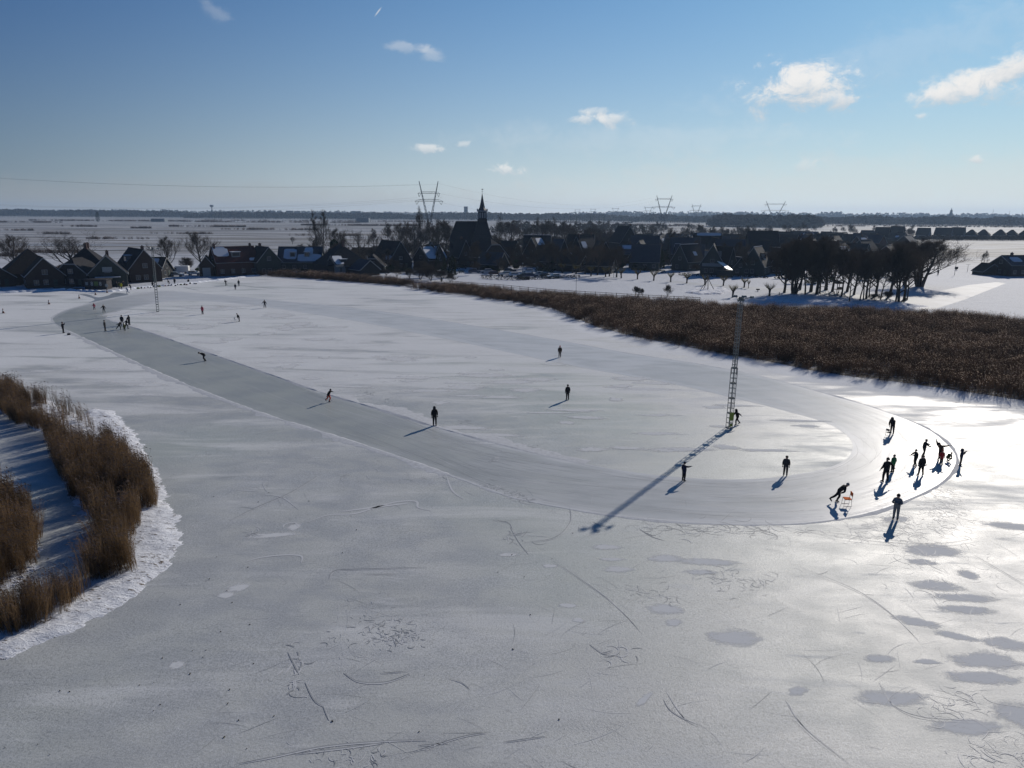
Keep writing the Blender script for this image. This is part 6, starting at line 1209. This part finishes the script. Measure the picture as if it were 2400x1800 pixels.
EDG = [('pel', 'wst'), ('wst', 'chs'), ('chs', 'nck'), ('nck', 'hd'), ('hd', 'htop'), ('chs', 'shL'), ('shL', 'elL'), ('elL', 'wrL'), ('chs', 'shR'), ('shR', 'elR'), ('elR', 'wrR'), ('pel', 'hpL'), ('hpL', 'knL'), ('knL', 'anL'), ('anL', 'toL'), ('pel', 'hpR'), ('hpR', 'knR'), ('knR', 'anR'), ('anR', 'toR')]
RAD = dict(pel=(.20, .155), wst=(.185, .15), chs=(.205, .16), nck=(.08, .08), hd=(.108, .12), htop=(.08, .09), shL=(.105, .10), elL=(.08, .08), wrL=(.055, .052), hpL=(.125, .125), knL=(.09, .09), anL=(.072, .072), toL=(.05, .04))
for k in list(RAD):
    if k.endswith('L'): RAD[k[:-1] + 'R'] = RAD[k]
PM = {}
def body_mesh(pn, coat):
    key = (pn, coat)
    if key in PM: return PM[key]
    p = POSES[pn]; names = list(p); me = bpy.data.meshes.new('body'); me.from_pydata([p[n_] for n_ in names], [(names.index(a), names.index(b)) for a, b in EDG], [])
    ob = bpy.data.objects.new('tmp_body', me); col.objects.link(ob); sk = ob.modifiers.new('skin', 'SKIN'); sk.use_smooth_shade = True
    sv = me.skin_vertices[0].data if me.skin_vertices else None
    if sv is None:
        bpy.context.view_layer.objects.active = ob; bpy.context.view_layer.update()
    if not me.skin_vertices:
        ob.select_set(True); bpy.context.view_layer.objects.active = ob; bpy.ops.mesh.customdata_skin_add()
    sv = me.skin_vertices[0].data
    for i, n_ in enumerate(names):
        rx, ry = RAD[n_]; k = 1.15 if n_ in ('pel', 'wst', 'chs') and coat else 1.0
        sv[i].radius = (rx * k, ry * k); sv[i].use_root = n_ == 'pel'
    ss = ob.modifiers.new('sub', 'SUBSURF'); ss.levels = 1; ss.render_levels = 1
    dg = bpy.context.evaluated_depsgraph_get(); dg.update(); ev = ob.evaluated_get(dg); out = bpy.data.meshes.new_from_object(ev, depsgraph=dg); out.name = 'body'
    bpy.data.objects.remove(ob); segs = [(Vector(p[a]), Vector(p[b]), a, b) for a, b in EDG]
    up = {'wst', 'chs', 'shL', 'shR', 'elL', 'elR', 'wrL', 'wrR'}
    out.materials.clear()
    for _ in range(4): out.materials.append(None)
    for f in out.polygons:
        c = f.center; best = 1e9; bi = None
        for a, b, na, nb in segs:
            d = b - a; t_ = max(0, min(1, (c - a).dot(d) / d.length_squared)); q = (a + d * t_ - c).length
            if q < best: best = q; bi = (na, nb, t_)
        na, nb, t_ = bi
        if nb in ('hd', 'htop'): mi = 2 if not (nb == 'hd' and t_ < .25) else 0
        elif nb in up or nb == 'nck': mi = 0
        elif nb[:2] == 'hp': mi = 0
        elif nb[:2] == 'kn': mi = 0 if (coat and t_ < .45) or t_ < .08 else 1
        elif nb[:2] == 'an': mi = 1 if t_ < .80 else 3
        else: mi = 3
        f.material_index = mi; f.use_smooth = True
    PM[key] = out; return out
def glove_mesh():
    """mitten-free hand: palm, four unequal curled fingers and a thumb leaving the side"""
    mb = MB(); mb.box((0, -.005, -.045), (.075, .035, .09), 0, 1.0)
    for i, L_ in enumerate((.065, .075, .07, .055)):
        x = -.029 + i * .0193; mb.tube([(x, -.005, -.085), (x, -.018, -.085 - L_ * .5), (x, -.04, -.085 - L_ * .85)], [.0095, .009, .007], 5)
    mb.tube([(.034, -.008, -.03), (.056, -.022, -.055), (.058, -.04, -.08)], [.012, .011, .008], 5); return mb
GLV = glove_mesh().mesh('glove', M_BOOT)
def skate_mesh():
    mb = MB(); mb.tube([(0, .07, .055), (0, -.02, .05), (0, -.15, .045), (0, -.19, .04)], [.045, .045, .04, .02], 8); return mb.mesh('skate', M_BOOT)
SKT = skate_mesh(); _b = MB(); _b.box((0, -.06, -.005), (.006, .34, .025)); _b.box((0, .03, .012), (.012, .03, .03)); _b.box((0, -.13, .012), (.012, .03, .03)); BLD = _b.mesh('blade', M_BLADE)
_f = MB(); _f.tube([(0, -.112, .015), (0, -.138, -.012), (0, -.115, -.025)], [.008, .014, .008], 5); _f.box((0, -.108, -.05), (.045, .01, .008))
for s_ in (-1, 1): _f.box((s_ * .035, -.105, .02), (.022, .012, .01)); _f.tube([(s_ * .098, -.005, .02), (s_ * .108, .0, -.01)], [.016, .012], 5)
FACE = _f.mesh('face', M_SKIN)
def hat_mesh(kind):
    mb = MB(); n = 12
    if kind == 'hat': prof = [(.112, .015), (.118, .05), (.105, .10), (.06, .145), (.0, .155)]
    elif kind == 'hair': prof = [(.105, -.01), (.114, .05), (.100, .10), (.055, .135), (.0, .142)]
    else: prof = [(.15, -.16), (.135, -.05), (.132, .05), (.11, .11), (.055, .155), (.0, .165)]
    vv = []
    for r_, z in prof[:-1]: vv += [(r_ * math.cos(6.2832 * k / n), (r_ + (.01 if kind != 'hood' else .015)) * math.sin(6.2832 * k / n) + .02, z) for k in range(n)]
    vv.append((0, .02, prof[-1][1])); m_ = len(prof) - 1
    mb.add(vv, [(i * n + k, i * n + (k + 1) % n, (i + 1) * n + (k + 1) % n, (i + 1) * n + k) for i in range(m_ - 1) for k in range(n)] + [((m_ - 1) * n + k, (m_ - 1) * n + (k + 1) % n, m_ * n) for k in range(n)])
    if kind == 'hat': mb.tube([(0, .02, .15), (0, .02, .19)], [.03, .02], 6)
    return mb.mesh(kind)
HATS = {k: hat_mesh(k) for k in ('hat', 'hair', 'hood')}
def person(px, row, h, pn, face, top, leg, label, hat='hat', hatc='black', coat=True, group=None, z=.03):
    """face: direction looked at in degrees, 0 = towards the camera, 90 = to the picture's right"""
    b = at(px, row); k = h / 1.75; o = empty('person', (b.x, b.y, z), R(face), label, 'person', group); o.scale = (k, k, k); p = POSES[pn]
    bo = meshobj('body', body_mesh(pn, coat), o)
    for i, m_ in enumerate((CLO[top], CLO[leg], M_SKIN, M_BOOT)): bo.material_slots[i].link = 'OBJECT'; bo.material_slots[i].material = m_
    hd = Vector(p['hd']); nk = Vector(p['nck']); up = (hd - nk).normalized(); tl = math.atan2(-up.y, up.z) * .55
    ht = meshobj('hood' if hat == 'hood' else 'hair' if hat == 'hair' else 'hat', HATS[hat], o); ht.location = hd; ht.rotation_euler = (tl, 0, 0); ht.data.materials.append(None) if not ht.data.materials else None; ht.material_slots[0].link = 'OBJECT'; ht.material_slots[0].material = M_HAIR if hat == 'hair' else CLO[hatc]
    fc_ = meshobj('face', FACE, o); fc_.location = hd; fc_.rotation_euler = (tl, 0, 0)
    for s_ in 'LR':
        g2 = meshobj('glove', GLV, o); w = Vector(p['wr' + s_]); e = Vector(p['el' + s_]); d = (w - e).normalized(); g2.location = w + d * .02; g2.rotation_mode = 'QUATERNION'; g2.rotation_quaternion = (-d).to_track_quat('Z', 'Y')
        a, t_ = Vector(p['an' + s_]), Vector(p['to' + s_]); sk = meshobj('skate', SKT, o); dv = t_ - a; yaw = math.atan2(dv.x, -dv.y); pitch = math.atan2(dv.z + .04, math.hypot(dv.x, dv.y)); sk.location = (a.x, a.y, a.z - .075); sk.rotation_euler = (-pitch * .9, 0, yaw); bl = meshobj('blade', BLD, sk)
    return o
M_CHO = mat('orange_seat', (.60, .14, .03), .9, .05); M_CHM = mat('chair_tube', (.12, .11, .10), .5, .3, metal=.3)
def chair(px, row, rz, label, seat=None, k=1.0, name='chair'):
    o = empty(name, at(px, row, .02), R(rz), label, 'chair'); o.scale = (k,) * 3
    m_ = MB(); m_.box((0, 0, .45), (.42, .42, .045)); m_.build('seat', seat or M_CHO, o); m_ = MB(); m_.box((0, .23, .78), (.42, .04, .24)); m_.build('backrest', seat or M_CHO, o)
    for s_ in (-1, 1):
        m_ = MB(); m_.tube([(s_ * .22, -.2, .44), (s_ * .23, -.24, .02), (s_ * .23, .22, .02), (s_ * .22, .2, .44), (s_ * .21, .25, .88)], .014, 5); m_.build('leg', M_CHM, o)
    return o
PE = [
 (1019, 998, 1.86, 'stand', 20, 'black', 'black', 'tall person in a long black hooded coat on the near straight of the track', 'hood', 'black'),
 (771, 943, 1.5, 'carve', 75, 'black', 'orange', 'child in bright red trousers gliding with arms spread on the track', 'hat', 'black'),
 (1330, 938, 1.7, 'stand', 200, 'black', 'black', 'lone dark person standing on the inner ice in the middle', 'hat', 'black'),
 (1312, 838, 1.65, 'stand', 180, 'brown', 'black', 'person in a reddish brown jacket far out on the inner ice', 'hat', 'red'),
 (481, 847, 1.75, 'bend', -70, 'black', 'black', 'speed skater bent double on the near straight', 'hat', 'black'),
 (621, 722, 1.65, 'arms_out', 10, 'charcoal', 'black', 'skater with arms held out on the far straight', 'hat', 'black'),
 (561, 754, 1.6, 'push_up', -80, 'black', 'black', 'person leaning over a chair on the far inner ice', 'hat', 'black'),
 (475, 737, 1.7, 'stand', 170, 'pink', 'black', 'person in a pinkish red jacket standing on the far inner ice', 'hair', 'black'),
 (530, 670, 1.75, 'stride', -40, 'black', 'black', 'left skater of the three near the far shore', 'hat', 'black'),
 (560, 671, 1.7, 'stand', 30, 'charcoal', 'jean', 'right person of the three near the far shore', 'hat', 'black'),
 (552, 679.5, 1.55, 'stand', 200, 'navy', 'black', 'front person of the three near the far shore', 'hat', 'black'),
 (149, 781, 1.85, 'camera', 100, 'black', 'black', 'photographer with a raised camera at the left bend', 'hair', 'black'),
 (247, 776, 1.8, 'stand', 100, 'charcoal', 'black', 'slim dark person standing at the left end of the group on the bend', 'hat', 'black'),
 (280, 773, 1.6, 'lunge', 60, 'black', 'black', 'skater lunging low with one leg stretched behind', 'hat', 'black'),
 (287, 763, 1.8, 'stand_apart', 190, 'charcoal', 'black', 'broad person at the back of the group on the left bend', 'hat', 'black'),
 (297, 771.5, 1.8, 'stride', 120, 'black', 'black', 'person striding in the middle of the group on the left bend', 'hat', 'black'),
 (292.5, 776, 1.2, 'stand', 40, 'olive', 'black', 'small child in an olive yellow jacket in the group on the left bend', 'hat', 'yellow'),
 (303.5, 763, 1.8, 'crossed', 250, 'black', 'black', 'rightmost person of the group on the left bend', 'hat', 'black'),
 (221.5, 726, 1.3, 'arms_out', 0, 'pink', 'charcoal', 'child in a red jacket with arms out on the left bend', 'hat', 'red'),
 (244, 733, 1.55, 'arms_out', 30, 'black', 'black', 'dark child skating right of the red jacketed one', 'hat', 'black'),
 (299.5, 688, 1.5, 'stride', -60, 'blue', 'blue', 'person in blue skating out from the shore by the hut', 'hat', 'blue'),
 (307, 679, 1.6, 'push_up', -90, 'black', 'black', 'person bending over at the shore right of the hut', 'hat', 'black'),
 (280, 677, 1.75, 'stand', 0, 'olive', 'black', 'left person in a yellow striped jacket beside the hut', 'hat', 'black'), (285, 678, 1.7, 'stand', 180, 'yellow', 'black', 'right person in a yellow striped jacket beside the hut', 'hat', 'black'), (274, 675, 1.7, 'stand', 60, 'black', 'black', 'dark person standing closest to the hut', 'hat', 'black'), (290, 674, 1.75, 'stand', 220, 'charcoal', 'black', 'person behind the yellow striped pair at the hut', 'hat', 'black'),
 (397, 669, 1.7, 'push_up', -60, 'black', 'black', 'person bending over a yellow green bag on the far shore', 'hat', 'black'), (410, 667.5, 1.75, 'stand', 0, 'charcoal', 'black', 'person standing between the bags on the far shore', 'hat', 'black'),
 (442, 664, 1.7, 'sit', 0, 'black', 'black', 'rightmost person sitting down on the far shore', 'hat', 'black'), (358, 671, 1.7, 'sit', 20, 'black', 'black', 'person sitting behind the foot of the far light mast', 'hood', 'black'),
 (1727, 997, 1.62, 'stride', -80, 'black', 'black', 'person walking in to the foot of the tall light mast', 'hood', 'black'),
 (1602, 1128, 1.5, 'point', 120, 'navy', 'black', 'person raising a hand beside the shadow of the mast', 'hat', 'black'),
 (1840, 1116, 1.62, 'stand', -20, 'charcoal', 'black', 'person standing alone between the mast and the skaters on the bend', 'hair', 'black'),
 (1963, 1179, 1.72, 'push', 78, 'black', 'black', 'person leaning hard on an orange chair', 'hat', 'grey'),
 (2098, 1219, 1.80, 'crossed', -40, 'grey', 'grey', 'man with folded arms in grey sleeves and grey trousers at the front right', 'hat', 'black'),
 (2074, 1130, 1.90, 'arms_out', 190, 'black', 'black', 'tall dark skater with one arm out on the right bend', 'hat', 'black'),
 (2091, 1108, 1.45, 'stand', 200, 'green', 'black', 'child in a green jacket behind the tall dark skater', 'hat', 'black'),
 (2157, 1115, 1.65, 'stand_apart', 180, 'black', 'black', 'person seen from behind in the middle of the right group', 'hair', 'black'),
 (2144, 1093, 1.40, 'arms_fwd', -80, 'black', 'black', 'child stretching both arms to the left in the right group', 'hat', 'black'),
 (2163, 1072, 1.55, 'arms_fwd', 80, 'black', 'black', 'thin child reaching right at the back of the right group', 'hat', 'black'),
 (2203, 1078, 1.75, 'wings', -60, 'brown', 'black', 'adult bending forward with an arm thrown back behind a red child', 'hat', 'black'),
 (2205, 1089, 1.20, 'stand', 0, 'red', 'black', 'child in a red jacket in front of the bending adult', 'hat', 'red'),
 (2221, 1082, 1.25, 'crouch', 100, 'olive', 'black', 'child in an olive jacket fallen on the ice by the red one', 'hat', 'black'),
 (2250, 1092, 1.42, 'camera', 60, 'navy', 'black', 'rightmost child holding hands to the face', 'hood', 'navy'),
 (2090, 1018, 1.75, 'push_up', -50, 'black', 'black', 'adult leaning over a small chair at the far side of the right bend', 'hood', 'black'),
 (2198, 645, 1.7, 'stand', 0, 'black', 'black', 'tiny walker on the canal bank by the T shaped pole', 'hat', 'black'),
]
for (px, row, h, pn, fc2, top, leg, lab, hat, hc) in PE:
    person(px, row, h, pn, fc2, top, leg, lab, hat, hc, coat=pn not in ('bend', 'lunge', 'carve', 'push'))
def shift(px, row, dx, dy): b = at(px, row); return b
chair(1984, 1184, 262, 'orange chair pushed over the ice', None, 1.12)
chair(553, 755, 90, 'white chair pushed on the far inner ice', M_SIGNW, .95)
chair(2082, 1022, 120, 'small dark chair under the leaning adult', CLO['charcoal'], .8)
# ------------------------------------------------------------------ haze
hz = MB(); hz.box((0, 2100, 29.5), (9000, 4700, 62)); hm = bpy.data.materials.new('thin_haze'); hm.use_nodes = True; hm.node_tree.nodes.clear()
ho = hm.node_tree.nodes.new('ShaderNodeOutputMaterial'); hv = hm.node_tree.nodes.new('ShaderNodeVolumePrincipled'); hv.inputs['Density'].default_value = 0.00012; hv.inputs['Color'].default_value = (.50, .70, .97, 1); hv.inputs['Anisotropy'].default_value = .2
hm.node_tree.links.new(hv.outputs[0], ho.inputs['Volume']); tag(hz.build('haze', hm), 'thin winter haze over the polder', kind='stuff')
